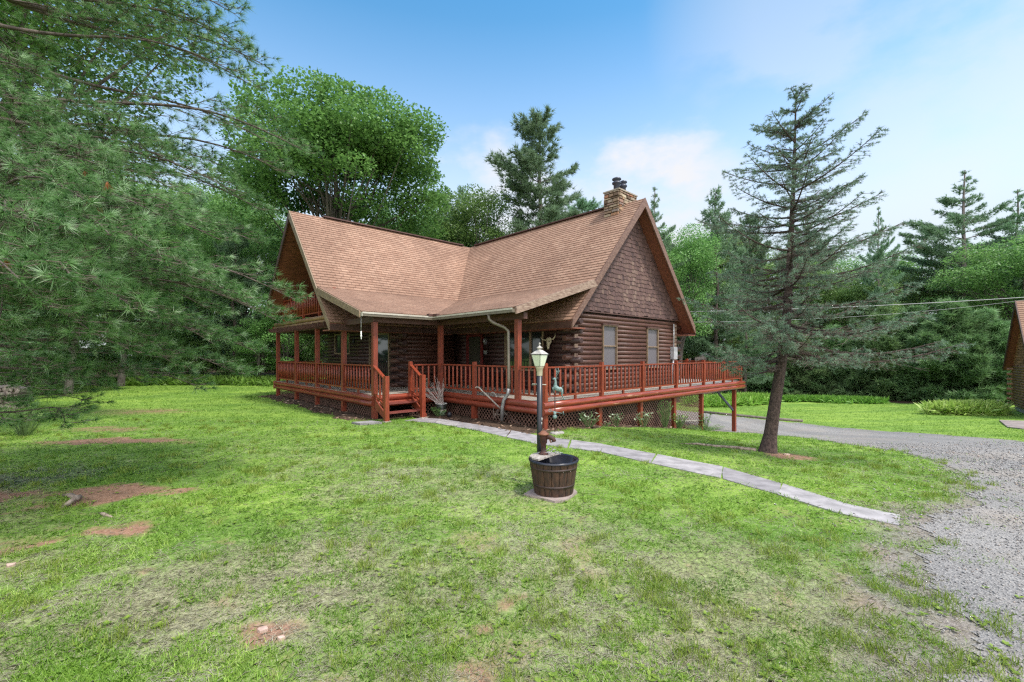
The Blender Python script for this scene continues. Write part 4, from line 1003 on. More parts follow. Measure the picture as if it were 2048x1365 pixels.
def vane():
    x, y = 1.05, 10.9; z0 = G(x, y)
    e = empty('weathervane', (x, y, z0), 0, 'copper-green leaping deer weathervane on a thin rod in front of the deck corner', 'weathervane')
    GC = simple('verdigris_copper', (.22, .31, .29), (.07, .12, .12), .55, 16, None, .4)
    m = MB(); m.tube([(0, 0, 0), (0, 0, 1.0)], .012, 6); m.ball((0, 0, .78), .024, 8); m.build('rod', RUST, e)
    st2 = simple('grey_round_stone', (.34, .31, .3), (.22, .2, .19), .85, 7)
    m = MB(); m.lathe((0, 0, 0), [(0, .05), (.09, .05), (.12, .03), (.12, -.05)], 10); m.lathe((.13, .10, 0), [(0, .045), (.08, .045), (.11, .025), (.11, -.05)], 9); m.build('base_stone', st2, e)
    m = MB(); m.ball((0, 0, .42), .055, 10); m.tube([(0, 0, .44), (-.02, 0, .55)], .025, 6); m.tube([(.01, 0, .45), (.015, 0, .53)], .02, 6)
    m.tube([(-.12, 0, .57), (.17, .0, .50)], .008, 5)
    m.tube([(-.12 + .035 * math.cos(a), 0, .57 + .035 * math.sin(a)) for a in np.linspace(.3, 5.6, 12)], .007, 5)
    m.tube([(.17, 0, .50), (.20, 0, .55), (.22, 0, .46)], .010, 5); m.build('direction_arms', GC, e)
    K_ = .0122; P_ = lambda px, py, d=0: ((px - 1109) * K_, d, .83 + (800 - py) * K_)
    m = MB()
    m.tube([P_(1124, 777), P_(1121, 779), P_(1116, 778.5), P_(1111, 776), P_(1109.5, 772), P_(1110, 767), P_(1110, 762), P_(1109, 758.5)], [.035, .062, .055, .066, .052, .032, .026, .027], 12)
    m.tube([P_(1111.5, 757.5), P_(1108, 757.5), P_(1104.5, 758.5)], [.024, .03, .014], 8)
    m.tube([P_(1112, 757, .02), P_(1114.5, 755.5, .03)], [.012, .003], 5)
    for d in (-.02, .025):
        m.tube([P_(1108, 777, d), P_(1104, 776 + 200 * d * .1, d), P_(1105.5, 780, d), P_(1109, 780.5 if d < 0 else 786, d)], [.026, .018, .013, .009], 7)
        m.tube([P_(1122, 778, d), P_(1123.5, 786, d), P_(1122.5, 790, d), P_(1125.5, 795, d), P_(1128.3, 800.5, d)], [.04, .028, .015, .012, .012], 7)
    m.tube([P_(1124.5, 775), P_(1125, 771)], [.015, .006], 5)
    m.build('deer_figure', GC, e)
    m = MB()
    for d, sg in ((-.015, 0), (.015, 1)):
        m.tube([P_(1111.5, 757, d), P_(1111.5 + sg * 2, 750, d), P_(1112 + sg * 5, 745, d), P_(1110.5 + sg * 5, 736, d)], .006, 5)
        m.tube([P_(1112 + sg * 5, 745, d), P_(1113.5 + sg * 5.5, 741, d)], .005, 5); m.tube([P_(1112 + sg * 3, 748, d), P_(1115 + sg * 2, 742, d)], .005, 5)
    m.build('antlers', GC, e)
    m = MB(); m.tube([P_(1097, 792), P_(1126, 799.5)], .007, 5); m.build('arrow', STEEL, e)
vane()
def cultivator():
    x, y = -.17, 12.72
    e = empty('wheel_cultivator', (x, y, G(x, y)), math.radians(-12), 'old high-wheel hand plough with grey wooden handles leaning at the porch downspout', 'hand plough')
    c = (0.02, 0, .26); m = MB(); N = 28
    m.tube([(c[0] + .265 * math.cos(a), 0, c[2] + .265 * math.sin(a)) for a in np.linspace(0, 2 * PI, N + 1)], .009, 6, False); IR = simple('brown_iron', (.22, .17, .14), (.1, .07, .06), .6, 10)
    w = m.build('wheel', IR, e); m = MB()
    for k in range(8):
        a = 2 * PI * k / 8 + .3; m.tube([c, (c[0] + .262 * math.cos(a), 0, c[2] + .262 * math.sin(a))], .0045, 5)
    m.tube([(c[0], -.04, c[2]), (c[0], .04, c[2])], .02, 8); m.build('spoke', IR, w)
    for d, tip in ((-.09, (-.82, 1.02)), (.10, (-.46, .84))):
        m = MB(); m.tube([(.03, d * .4, .24), (-.25, d, .52 + (.05 if d > 0 else 0)), (tip[0] + .12, d * 1.6, tip[1] - .07), (tip[0] + .06, d * 1.8, tip[1]), (tip[0], d * 2, tip[1] + .01), (tip[0] - .04, d * 2.0, tip[1] - .02)], [.018, .022, .02, .018, .018, .016], 8); m.build('handle', GREYWOOD, e)
    m = MB(); m.tube([(-.36, 0, .24), (-.02, 0, .24)], .012, 6); m.tube([(-.36, 0, .45), (-.38, 0, .12)], .008, 6); m.tube([(-.24, 0, .38), (-.36, 0, .15), (-.37, 0, .08)], .009, 6); m.tube([(-.33, .06, .25), (-.3, .06, .02)], .012, 6); m.build('frame', IR, e)
    m = MB(); m.tube([(.08, 0, .18), (.2, 0, .10), (.3, 0, .03), (.42, 0, .0), (.52, 0, .01)], [.015, .03, .035, .028, .008], 8); m.build('plough_blade', IR, e)
cultivator()
def pot():
    x, y = -2.27, 14.3
    e = empty('flower_pot', (x, y, G(x, y)), 0, 'dark pot with a white rim and pale band, beside the steps, holding bare twigs', 'plant pot')
    m = MB(); m.lathe((0, 0, 0), [(0, 0), (.12, 0), (.15, .12), (.155, .15)], 18); m.build('pot_foot', simple('mottled_green_white_pot', (.3, .4, .28), (.03, .08, .03), .4, 9), e)
    m = MB(); m.lathe((0, 0, 0), [(.155, .15), (.165, .17), (.17, .21)], 18); m.build('pale_band', simple('pale_band', (.45, .42, .34), None, .5), e)
    m = MB(); m.lathe((0, 0, 0), [(.17, .21), (.185, .38), (.17, .38), (.15, .33), (0, .33)], 18); m.build('pot_body', simple('dark_pot', (.02, .025, .02), None, .35), e)
    m = MB(); m.tube([(.18 * math.cos(a), .18 * math.sin(a), .385) for a in np.linspace(0, 2 * PI, 19)], .010, 6, False); m.build('rim', WHITE, e)
    t = MB()
    for k in range(34):
        u = rnd.random(); ang = 25 + 65 * u if k % 5 else rnd.uniform(80, 100)
        L = rnd.uniform(.55, 1.0); a = math.radians(180 - ang); d = Vector((math.cos(a) * (1 if ang < 90 else -1) * 1, rnd.uniform(-.25, .25), math.sin(a)))
        d.x = -abs(d.x) if ang < 88 else .05; p = Vector((rnd.uniform(-.06, .08), rnd.uniform(-.06, .06), .32)); q = p + d * L * .5 + Vector((rnd.uniform(-.03, .03), 0, rnd.uniform(-.03, .03))); t.tube([p, q, p + d * L], [.010, .008, .003], 5, False)
        if k % 2: t.tube([q, q + (d + Vector((rnd.uniform(-.4, .4), 0, .3))).normalized() * .25], [.006, .002], 4, False)
    tag(t.build('dried_twigs', simple('bleached_twigs', (.48, .41, .38), (.3, .24, .22), .8, 12)), 'bundle of bleached bare twigs fanning left from the dark pot', 'twigs').location = (x, y, G(x, y))
pot()
# small stone flower pot etc. by the bed
m = MB(); x, y = -1.95, 13.9; m.lathe((x, y, G(x, y)), [(0, 0), (.06, 0), (.08, .1), (.05, .16), (0, .17)], 9)
tag(m.build('garden_ornament', BLACK), 'small black ornament at the edge of the path by the pot', 'ornament')
def skull():
    e = empty('cow_skull', to_xy(S5 - .14, 2.75) + (2.36,), YAW, 'bleached horned cow skull hanging on the log wall beside the big porch window', 'skull')
    BN = simple('bone', (.55, .48, .33), (.36, .3, .2), .7, 14, None, .4)
    R = lambda t_, z, d=0: (-d, -t_, z)
    m = MB(); m.tube([R(0, .13), R(0, .08), R(.0, .0, .02), R(-.02, -.10, .03), R(-.03, -.2, .02), R(-.035, -.24, .02)], [.06, .095, .085, .055, .04, .03], 10); m.ball(R(.0, .09, .01), .10, 10, (.6, 1.1, .7)); m.build('skull', BN, e)
    m = MB(); 
    for s in (-1, 1): m.ball(R(s * .055, .02, .07), .024, 8)
    m.build('eye_socket', simple('socket_dark', (.03, .02, .015), None, .9), e)
    m = MB(); m.tube([R(-.07, .1), R(-.17, .06), R(-.32, .09), R(-.4, .2)], [.028, .026, .018, .005], 8); m.build('horn', BN, e)
    m = MB(); m.tube([R(.07, .1), R(.17, .09), R(.25, .17), R(.26, .28)], [.028, .026, .018, .005], 8); m.build('horn', BN, e)
skull()
# rain gauge / chime hanging from the gutter corner
m = MB(); px, py = to_xy(SG + .02, TE - .02); m.tube([(px, py, 3.05), (px, py, 2.62)], .004, 5)
c = empty('wind_chime', (px, py, 2.5), 0, 'small white chime hanging on a cord from the left gutter end', 'wind chime')
o = m.build('cord', WHITE, c); o.location = (-px, -py, -2.5)
m = MB(); m.lathe((0, 0, 0), [(0, .12), (.018, .12), (.018, .0), (.03, -.02), (.015, -.05), (0, -.06)], 8); m.tube([(.0, 0, -.06), (.01, 0, -.12)], .012, 6); m.build('chime_body', WHITE, c)
# small statue on the deck
x, y = to_xy(3.0, -1.75)
e = empty('dog_statue', (x, y, DZ), 0, 'small pale sitting animal statue on the porch floor near the dark door', 'statue')
m = MB(); m.tube([(.0, 0, 0), (.0, 0, .12), (.02, 0, .22), (.0, 0, .28)], [.09, .085, .06, .05], 10); m.ball((-.02, -.02, .31), .055, 8); m.tube([(-.05, -.04, 0), (-.05, -.03, .18)], [.025, .03], 6); m.tube([(-.06, -.04, .31), (-.1, -.06, .30)], [.03, .02], 6); m.tube([(.03, 0, .34), (.04, 0, .38)], [.02, .006], 5)
m.build('body', simple('pale_statue', (.3, .26, .2), None, .8), e)
# doormat-ish flat stone by the newel, stepping slabs
for (x, y, a, b, lb) in ((-4.02, 12.35, .42, .25, 'flat grey stone lying at the foot of the left newel post'),):
    m = MB(); m.prism([(x - a, y - .02, G(x, y) + .06), (x - .1, y - b, G(x, y) + .06), (x + a, y + .0, G(x, y) + .06), (x + .05, y + b, G(x, y) + .06)], (0, 0, -.07)); tag(m.build('flat_stone', PATHM), lb, 'stone')
# lawn bits: root, stones
RT = simple('dry_root', (.34, .27, .22), (.12, .085, .065), .85, 14)
def rootf(pts, r, lb):
    m = MB(); m.tube([(x, y, G(x, y) + z) for x, y, z in pts], r, 8, True, .15); tag(m.build('tree_root', RT), lb, 'root')
rootf([(-6.2, 6.12, .0), (-6.0, 6.05, .03), (-5.85, 5.95, .035), (-5.72, 5.9, .05), (-5.66, 5.75, .06), (-5.68, 5.6, .0)], [.015, .03, .032, .03, .035, .02], 'crooked grey root sticking out of the left lawn')
rootf([(-5.05, 5.45, .0), (-4.9, 5.35, .02), (-4.75, 5.3, .0)], [.01, .022, .01], 'short brown stick in the bare soil on the left lawn')
rootf([(3.9, 10.35, .0), (4.3, 10.4, .025), (4.7, 10.25, .02), (5.1, 10.2, .03), (5.5, 10.05, .02)], [.012, .025, .03, .035, .04], 'surface root running left from the foot of the spruce')
for k, (x, y, s, lb) in enumerate(((-4.6, 4.09, .035, 'pinkish stone at the far left of the near lawn'), (-1.76, 3.14, .034, 'larger pale pink stone in the bare patch of the near lawn'), (-1.58, 3.05, .022, 'smaller white stone in the bare patch of the near lawn'), (6.0, 9.75, .07, 'white stone at the foot of the spruce trunk'))):
    m = MB(); n = 8
    m.prism([(x + s * (1 + .3 * math.sin(i * 2.3 + k)) * math.cos(2 * PI * i / n), y + s * .8 * math.sin(2 * PI * i / n), G(x, y) + .022 + .006 * math.sin(i * 1.7)) for i in range(n)], (0, 0, -.04)); tag(m.build('stone', simple('pale_pink_stone', (.5, .36, .3), (.36, .25, .21), .85, 14)), lb, 'stone')
# timber edging
m = MB(); A = [(12.0, 27.9), (13.2, 26.9), (14.4, 25.6), (15.75, 24.15)]
m.tube([(x, y, G(x, y) + .05) for x, y in A], .09, 8); tag(m.build('landscape_timber', simple('old_timber', (.2, .165, .14), (.1, .08, .07), .85, 5)), 'weathered timber edging along the far side of the drive', 'timber')
# overhead wires
def wire(a, b, sag, r, lb):
    m = MB(); n = 24; a, b = Vector(a), Vector(b); m.tube([a.lerp(b, i / n) + Vector((0, 0, -sag * 4 * (i / n) * (1 - i / n))) for i in range(n + 1)], r, 5); tag(m.build('overhead_wire', simple('pale_wire', (.32, .32, .33), None, .5, 3, None, 0)), lb, 'wire')
wx, wy = to_xy(SR + HS - .3, TG - .1)
wire((wx, wy, 3.75), (30, 17.0, 5.0), .25, .014, 'thick pale overhead wire running from the cabin eave to the right')
wire((wx + .5, wy + 2.0, 3.45), (31.5, 26, 5.35), .35, .008, 'thin lower overhead wire running behind the spruce to the garage')
# garage / second log building
gp = math.atan2(.777, .63); GX, GY = 28.9, 25.1; gzb = G(27, 23) - .0
ga = empty('log_garage', (GX, GY, 0), gp, 'second brown log building with a shingled gable at the right edge of the photo', 'log building')
gH = lambda a, b, z: (a, -b, z)       # a along the gable, b along the ridge away from the gable (towards the viewer's right)
zr, half, pit = 4.93, 3.05, 1.25; ze = zr - half * pit
rf = HB()
def gplane(sg):
    vm = half * math.sqrt(1 + pit * pit); v = 0; row = .15
    while v < vm:
        w = min(v + row, vm); d0, d1 = half - v / math.sqrt(1 + pit * pit), half - w / math.sqrt(1 + pit * pit)
        rf.add([gH(sg * d0, -.35, zr - pit * d0 + .06), gH(sg * d0, 9, zr - pit * d0 + .06), gH(sg * d1, 9, zr - pit * d1 + .045), gH(sg * d1, -.35, zr - pit * d1 + .045)], [(0, 1, 2, 3)], False, [[(0, v), (9.7, v), (9.7, w), (0, w)]]); v = w
gplane(1); gplane(-1)
gr = rf.build('roof', SHING, ga)
m = HB()
for sg in (1, -1): m.prism([gH(0, -.35, zr + .02), gH(sg * half, -.35, ze + .02), gH(sg * half, 9, ze + .02), gH(0, 9, zr + .02)], (0, 0, -.15))
m.build('soffit', SOFF, gr)
m = HB()
for sg in (1, -1): m.prism([gH(0, -.35, zr + .08), gH(sg * half, -.35, ze + .08), gH(sg * half, -.35, ze - .2), gH(0, -.35, zr - .25)], (0, .05, 0))
m.build('rake_board', DARKRAKE, gr)
GL = log_mat('orange_brown_log', 0, (.42, .19, .10), (.2, .08, .05), (.5, .34, .22), .74)
m = HB(); z = gzb + .35; k = 0
while z < 1.25:
    m.tube([gH(-2.6 - (.3 if k % 2 else 0), 0, z), gH(2.6 + (.3 if k % 2 else 0), 0, z)], .08, 10)
    m.tube([gH(-2.6, -(.3 if k % 2 == 0 else -.05), z), gH(-2.6, 8.5, z)], .08, 10); m.tube([gH(2.6, -(.3 if k % 2 == 0 else -.05), z), gH(2.6, 8.5, z)], .08, 10); z += .15; k += 1
gw = m.build('wall', GL, ga)
m = HB(); m.prism([gH(-2.6, .05, 1.2), gH(2.6, .05, 1.2), gH(0, .05, zr - .15)], (0, -.1, 0)); m.build('wall_core', DARKWOOD, ga)
m = HB(); z = 1.28
while z < zr - .6:
    hw = (zr - .2 - z) / pit; s = -min(hw, 2.6)
    while s < min(hw, 2.6):
        w = rnd.uniform(.12, .2); zb_ = z + rnd.choice((-.02, 0, .02)); m.cur = min(1, max(0, rnd.gauss(.6, .2)))
        m.add([gH(s + .004, -.03, zb_), gH(s + w - .004, -.03, zb_), gH(s + w - .004, 0.01, zb_ + .2), gH(s + .004, 0.01, zb_ + .2), gH(s, .03, zb_), gH(s + w, .03, zb_)], [(0, 1, 2, 3), (4, 5, 1, 0)]); s += w
    z += .16
m.build('gable_shakes', island_mat('garage_shakes', [(0, (.2, .08, .035)), (1, (.5, .22, .10))], .7, .4, 9), ga, True)
m = HB(); m.box((-2.55, -8.4, gzb - 1.5), (2.55, -.02, gzb + .28)); m.build('foundation', simple('pink_foundation', (.45, .34, .3), (.35, .26, .23), .9), ga)
m = HB(); m.hbox(-2.2, -1.5, -.14, -.05, gzb + 1.0, gzb + 2.1); wf = m.build('window', DARKWOOD, ga)
m = HB(); m.hbox(-2.15, -1.55, -.15, -.14, gzb + 1.05, gzb + 2.05); m.build('pane', glass_mat('greyblue_glass', (.2, .22, .28), .2, .6), wf)
# firewood at the left edge
FW = simple('split_firewood', (.42, .34, .29), (.14, .10, .085), .85, 9, (1, 1, 1), .5)
proto = None
for k in range(46):
    row = k // 10; i = k % 10; x = -19.7 + i * .235 + (row % 2) * .1 + rnd.uniform(-.03, .03); y = 16.0 + rnd.uniform(-.06, .06)
    if proto is None:
        m = MB(); m.prism([(-.11, -.22, -.08), (.10, -.22, -.09), (.12, -.22, .03), (.0, -.22, .11), (-.09, -.22, .05)], (0, .45, 0)); proto = m.build('split_log', FW); o = proto
        tag(o, 'split firewood log in the stack at the far left edge of the lawn', 'firewood', 'split logs of the firewood stack')
    else: o = proto.copy(); COL.objects.link(o)
    o.location = (x, y, G(x, y) + .09 + row * .2); o.rotation_euler = (0, rnd.uniform(0, 6), rnd.uniform(-.15, .15)); s = rnd.uniform(.8, 1.15); o.scale = (s, 1, s)
# ------------------------------------------------------------------ vegetation
def unit(a): return a / np.maximum(np.linalg.norm(a, axis=-1, keepdims=True), 1e-9)
def needles(c, d, n, L, w, spread, r, up=0.0, Lj=.35):
    """n thin triangles per centre c, in a cone (spread = 0..1.5) round direction d -> (N*n*3,3)"""
    c = np.repeat(c, n, 0); d = unit(np.repeat(d, n, 0) + r.normal(0, 1, (len(c), 3)) * spread)
    d[:, 2] += up; d = unit(d)
    L = (np.repeat(L, n) if np.ndim(L) else L) * (1 + r.uniform(-Lj, Lj, len(c))); w = np.repeat(w, n) if np.ndim(w) else np.full(len(c), w)
    p = unit(np.cross(d, r.normal(0, 1, d.shape))) * (w / 2)[:, None]
    return np.stack([c - p, c + p, c + d * L[:, None]], 1).reshape(-1, 3)
def leaves(c, L, w, r, flat=.5):
    """one pointed leaf quad per centre"""
    n = len(c); nn = r.normal(0, 1, (n, 3)); nn[:, 2] = np.abs(nn[:, 2]) + flat; nn = unit(nn)
    a = unit(np.cross(nn, r.normal(0, 1, (n, 3)))); b = np.cross(nn, a); s = (.65 + .7 * r.random(n))[:, None]
    return np.stack([c - a * L * .5 * s, c + b * w * .5 * s, c + a * L * .5 * s, c - b * w * .5 * s], 1).reshape(-1, 3)
def at(px, Y): return (px - 1024) / 891.6 * Y
def zat(py, Y): return 1.96 + (708.6 - py) / 891.6 * Y
# ---- near white pine
def near_pine():
    r = np.random.default_rng(101); T = (-7.7, 6.3); zb = G(*T)
    e = empty('white_pine', (0, 0, 0), 0, 'big near white pine whose long soft needle boughs fill the left side', 'pine tree')
    tips = []
    def tip(px, py, Y, w=1.0): tips.append((at(px, Y), Y, zat(py, Y), w))
    for q in [(528, 130, 7.3), (505, 172, 7.6), (480, 85, 7.2), (455, 20, 6.6), (420, 60, 6.9), (460, 140, 7.0), (500, 120, 7.9), (380, -10, 7), (200, 60, 6.8), (430, -30, 7.5), (410, 110, 7.8),
              (605, 300, 7.4), (570, 345, 7.8), (545, 290, 8.2), (470, 385, 7.0), (520, 420, 7.9), (500, 480, 7.6), (440, 330, 7.3), (390, 350, 6.5), (330, 300, 6.8), (270, 270, 6.2), (190, 220, 6.0), (110, 170, 6.3), (40, 130, 6.0), (0, 190, 5.2),
              (590, 600, 7.0), (560, 645, 7.3), (520, 620, 6.6), (480, 590, 6.2), (505, 700, 7.2), (470, 745, 7.4), (430, 690, 6.5), (400, 775, 7.2), (350, 730, 6.2), (330, 640, 5.6), (280, 760, 6.8), (260, 700, 5.6), (200, 770, 6.2), (180, 660, 5.0), (130, 740, 5.6), (170, 800, 6.6), (60, 780, 5.8), (130, 845, 6.0), (50, 700, 5.0), (20, 850, 5.4), (0, 640, 4.6),
              (150, 560, 3.9), (90, 470, 3.9), (220, 470, 4.3), (330, 520, 4.9), (400, 545, 5.6), (40, 560, 3.6), (260, 610, 4.6), (10, 430, 3.9), (170, 400, 4.6), (300, 420, 5.2), (380, 440, 6.0), (440, 480, 6.8), (60, 330, 4.8), (160, 300, 5.2), (240, 350, 5.6), (350, 380, 6.2), (120, 620, 4.4), (200, 560, 4.9), (420, 620, 6.6), (0, 520, 4.0), (300, 680, 6.2), (90, 250, 5.6), (430, 560, 7.6), (350, 470, 7.4), (260, 540, 7.0), (180, 480, 7.4), (100, 600, 7.8), (380, 640, 8.4), (60, 420, 7.2)]: tip(*q)
    for k in range(26):            # boughs on the far and left sides
        a = r.uniform(1.2, 4.9); L = r.uniform(2.5, 4.5); tips.append((T[0] + L * math.cos(a), T[1] + L * math.sin(a), zb + 1.2 + 10 * (k / 26), .7))
    br = MB(); C = []; D = []; twA = []; twB = []
    for (X, Y, Z, wgt) in tips:
        tipv = Vector((X, Y, Z)); L0 = math.hypot(X - T[0], Y - T[1]); rise = r.uniform(.05, .22) * L0
        base = Vector((T[0], T[1], max(Z + rise, zb + .7))); h = tipv - base; side = Vector((-h.y, h.x, 0)).normalized() * r.uniform(-.35, .35)
        P = lambda u: base + h * u + side * math.sin(PI * u) + Vector((0, 0, .05 * L0 * math.sin(PI * u) - .03 * L0 * math.sin(2 * PI * u)))
        n = 12; pts = [P(i / n) for i in range(n + 1)]; rb = .009 * L0 + .004
        br.tube(pts, [rb * .75 * (1 - .9 * i / n) + .003 for i in range(n + 1)], 6, False, .08)
        hd = Vector((h.x, h.y, 0)).normalized(); L = h.length; u = .22
        while u < 1:
            for sg in (-1, 1):
                uu = min(u + r.uniform(0, .03), 1); p = P(uu); l = (L * .30 * (1 - uu) ** .8 + .22) * r.uniform(.6, 1.15); ang = sg * math.radians(r.uniform(35, 62)) * (1 - .35 * uu)
                d = Vector((hd.x * math.cos(ang) - hd.y * math.sin(ang), hd.x * math.sin(ang) + hd.y * math.cos(ang), r.uniform(-.22, .16) - (.1 if Z < 3 else 0)))
                m_ = p + d * l * .5 + Vector((0, 0, -.02)); q = p + d * l + Vector((0, 0, .05 * l))
                twA.append(p); twB.append(m_); twA.append(m_); twB.append(q)
                k = .30 + .2 * r.random()
                while k < 1.0:
                    c = p.lerp(m_, k * 2) if k < .5 else m_.lerp(q, k * 2 - 1); s2 = r.choice((-1, 1)); a2 = s2 * math.radians(r.uniform(25, 70))
                    dd = Vector((d.x * math.cos(a2) - d.y * math.sin(a2), d.x * math.sin(a2) + d.y * math.cos(a2), r.uniform(-.15, .35))).normalized(); l2 = r.uniform(.05, .22)
                    twA.append(c); twB.append(c + dd * l2); C.append(c + dd * l2); D.append(dd)
                    k += .145 / max(l, .3)
                C.append(q); D.append(d.normalized())
            u += .20 / L * (1.0 + .6 * (1 - u))
        C.append(tipv); D.append(h.normalized())
    C = np.array([tuple(v) for v in C]); D = np.array([tuple(v) for v in D]); N = len(C)
    V = needles(C, D, 34, .115, .0050, .50, r, .03)
    # second ring further back on each twig
    V2 = needles(C - unit(D) * .05, D, 12, .105, .0045, .6, r, .0)
    ti = np.concatenate([np.repeat(np.clip(.45 + r.normal(0, .24, N), 0, 1), 102), np.repeat(np.clip(.3 + r.normal(0, .2, N), 0, 1), 36)])
    tv = (ti.reshape(-1, 3) + np.array([-.12, -.12, .25])).reshape(-1)
    npmesh('crown', np.concatenate([V, V2]), 3, PINE_N, e, {'tint': np.clip(tv, 0, 1)})
    A = np.array([tuple(v) for v in twA]); B = np.array([tuple(v) for v in twB]); d = unit(B - A)
    ps = [unit(np.cross(d, np.array([0, 0, 1.0]) + 0 * d)), None]; ps[1] = np.cross(d, ps[0]); w0 = .005; Vt = []
    for p in ps: Vt.append(np.stack([A - p * w0, A + p * w0, B + p * w0 * .5, B - p * w0 * .5], 1).reshape(-1, 3))
    npmesh('twigs', np.concatenate(Vt), 4, TWIG, e)
    br.tube([(T[0], T[1], zb - .2), (T[0] + .05, T[1], zb + 3), (T[0], T[1] + .1, zb + 7), (T[0], T[1], zb + 11.5)], [.27, .22, .15, .05], 12, False, .05)
    br.build('trunk', BARK, e)
    dn = r.choice(N, 5); k = [np.argmin(np.hypot(at(1, 1) * 0 + 1024 + 891.6 * C[:, 0] / C[:, 1] - px, 708.6 - 891.6 * (C[:, 2] - 1.96) / C[:, 1] - py) + (C[:, 1] > 6.5) * 30) for px, py in ((190, 340), (235, 375), (190, 402), (212, 420), (35, 525))]
    Vd = needles(C[k] - np.array([.12, .05 * 0 + .15, .02]) * 0 + np.array([0, -.12, 0]), D[k] * 0 + np.array([.1, -.1, -1.0]), 60, .11, .005, .25, r)
    npmesh('dead_needles', Vd, 3, DEADN, e, {'tint': r.random(len(Vd))})
    return e
near_pine()
# ---- generic conifer (distance)
def conifer(h, cb, R, seed, prof, whorl=.75, nb=5, tl=.30, tw=.055, per=9, dens=1.0, mat=PINE_F, rise=.15, tr=None, bark=BARK, pad=.34, droop=0.0, name='crown'):
    r = np.random.default_rng(seed); m = MB(); tr = tr or h * .014
    bend = [Vector((r.normal(0, .01) * h * i / 8, r.normal(0, .01) * h * i / 8, h * i / 8)) for i in range(9)]; bend[0] = Vector((0, 0, -.6))
    m.tube(bend, [tr * (1.15 - .98 * i / 8) for i in range(9)], 8, False, .06)
    ctr = lambda z: bend[min(int(z / h * 8), 7)].lerp(bend[min(int(z / h * 8), 7) + 1], (z / h * 8) % 1)
    C = []; D = []; z = cb
    while z < h * .985:
        f = (z - cb) / (h - cb); n = nb + int(r.integers(-1, 2))
        for k in range(n):
            a = r.uniform(0, 2 * PI); L = R * prof(f) * r.uniform(.42, 1.25)
            if L < .15: L = .15
            b = ctr(z); hd = np.array([math.cos(a), math.sin(a)]); el = rise + .5 * f ** 2 + r.uniform(-.1, .1)
            P = lambda u: np.array([b.x + hd[0] * L * u, b.y + hd[1] * L * u, b.z + L * (el * u - droop * u * u + .12 * u ** 3)])
            if L > .8: m.tube([tuple(P(i / 4)) for i in range(5)], [max(.012, .011 * L * (1 - .85 * i / 4)) * (tr / (h * .014)) for i in range(5)], 4, False)
            nt = max(4, int(dens * 8 * L * (1 + L * .45))); u = (.28 + .72 * r.random(nt) ** .7) if L > 1 else r.random(nt)
            w = L * .34 * (1.15 - u) + .1; off = r.normal(0, 1, nt) * w * .6; pd = np.stack([-hd[1] * off, hd[0] * off], -1)
            pts = np.array([P(x) for x in u]); pts[:, :2] += pd; pts[:, 2] += r.normal(0, pad * .25, nt) - np.abs(off) * .12
            C.append(pts); dd = np.concatenate([np.tile(hd, (nt, 1)) + np.stack([-hd[1] * off, hd[0] * off], -1) / (w[:, None] + .01) * .8, np.full((nt, 1), .35)], 1); D.append(unit(dd))
        z += whorl * r.uniform(.7, 1.3) * (1 - .45 * f)
    C = np.concatenate(C); D = np.concatenate(D); N = len(C)
    C2 = C + r.normal(0, .08, C.shape)
    V = needles(C2, D, per, tl, tw, .55, r, .12); ti = np.repeat(np.clip(.5 + r.normal(0, .2, N), 0, 1), per * 3)
    return V, ti, m, mat, bark
def broadleaf(h, cb, R, seed, ncl=70, per=420, leaf=.17, mat=DECID, bark=BARKD, tr=None, csz=.26, shape=1.0, low=None, trunks=1):
    r = np.random.default_rng(seed); m = MB(); tr = tr or h * .016; cz = (h + cb) / 2; rz = (h - cb) / 2; C = []
    cl = []
    for k in range(ncl):
        v = unit(r.normal(0, 1, 3)[None])[0]; q = .25 + .72 * r.random() ** .55
        if v[2] < -.3 and r.random() < .5: v[2] = -v[2]
        c = np.array([v[0] * R * q, v[1] * R * q, cz + v[2] * rz * q * shape]); s = R * csz * r.uniform(.6, 1.3); cl.append((c, s))
    for c, s in cl:
        n = int(per * (s / (R * csz)) ** 2 * r.uniform(.7, 1.2)); v = unit(r.normal(0, 1, (n, 3))); q = (.35 + .65 * r.random(n) ** .45)[:, None]
        p = c + v * q * s * np.array([1.25, 1.25, .6]); p += r.normal(0, s * .07, p.shape); C.append(p)
    C = np.concatenate(C)
    sp = [Vector((r.normal(0, .03) * R, r.normal(0, .03) * R, 0)) for _ in range(trunks)]
    for j in range(trunks):
        top = Vector((r.normal(0, .12) * R, r.normal(0, .12) * R, cz + rz * .3)) + sp[j] * 4; fk = Vector((sp[j].x * 2, sp[j].y * 2, cb * .75))
        m.tube([(sp[j].x, sp[j].y, -.6), tuple(fk), tuple((fk + top) / 2 + Vector((r.normal(0, .05) * R, 0, 0))), tuple(top)], [tr * 1.1, tr * .85, tr * .5, tr * .12], 8, False, .06)
        for c, s in cl[j::trunks]:
            c = Vector(c); u = r.uniform(0, .7); b = fk.lerp(top, u); mid = b.lerp(c, .5) + Vector((0, 0, -.05 * R + r.normal(0, .03) * R))
            if r.random() < .40: m.tube([b, mid, c], [tr * .38 * (1 - u * .5), tr * .22, tr * .06], 5, False)
    V = leaves(C, leaf, leaf * .62, r, .9); ti = np.repeat(np.clip(.5 + r.normal(0, .2, len(C)), 0, 1), 4)
    return V, ti, m, mat, bark
def make_tree(kind, data, loc, label, cat='tree', group=None, rz=0, sc=(1, 1, 1)):
    V, ti, m, mat, bark = data; nper = 3 if mat in (PINE_F, SHRUB_N) else 4
    e = empty(kind, loc, rz, label, cat, group); e.scale = sc
    npmesh('crown', V, nper, mat, e, {'tint': ti}); m.build('trunk', bark, e); return e
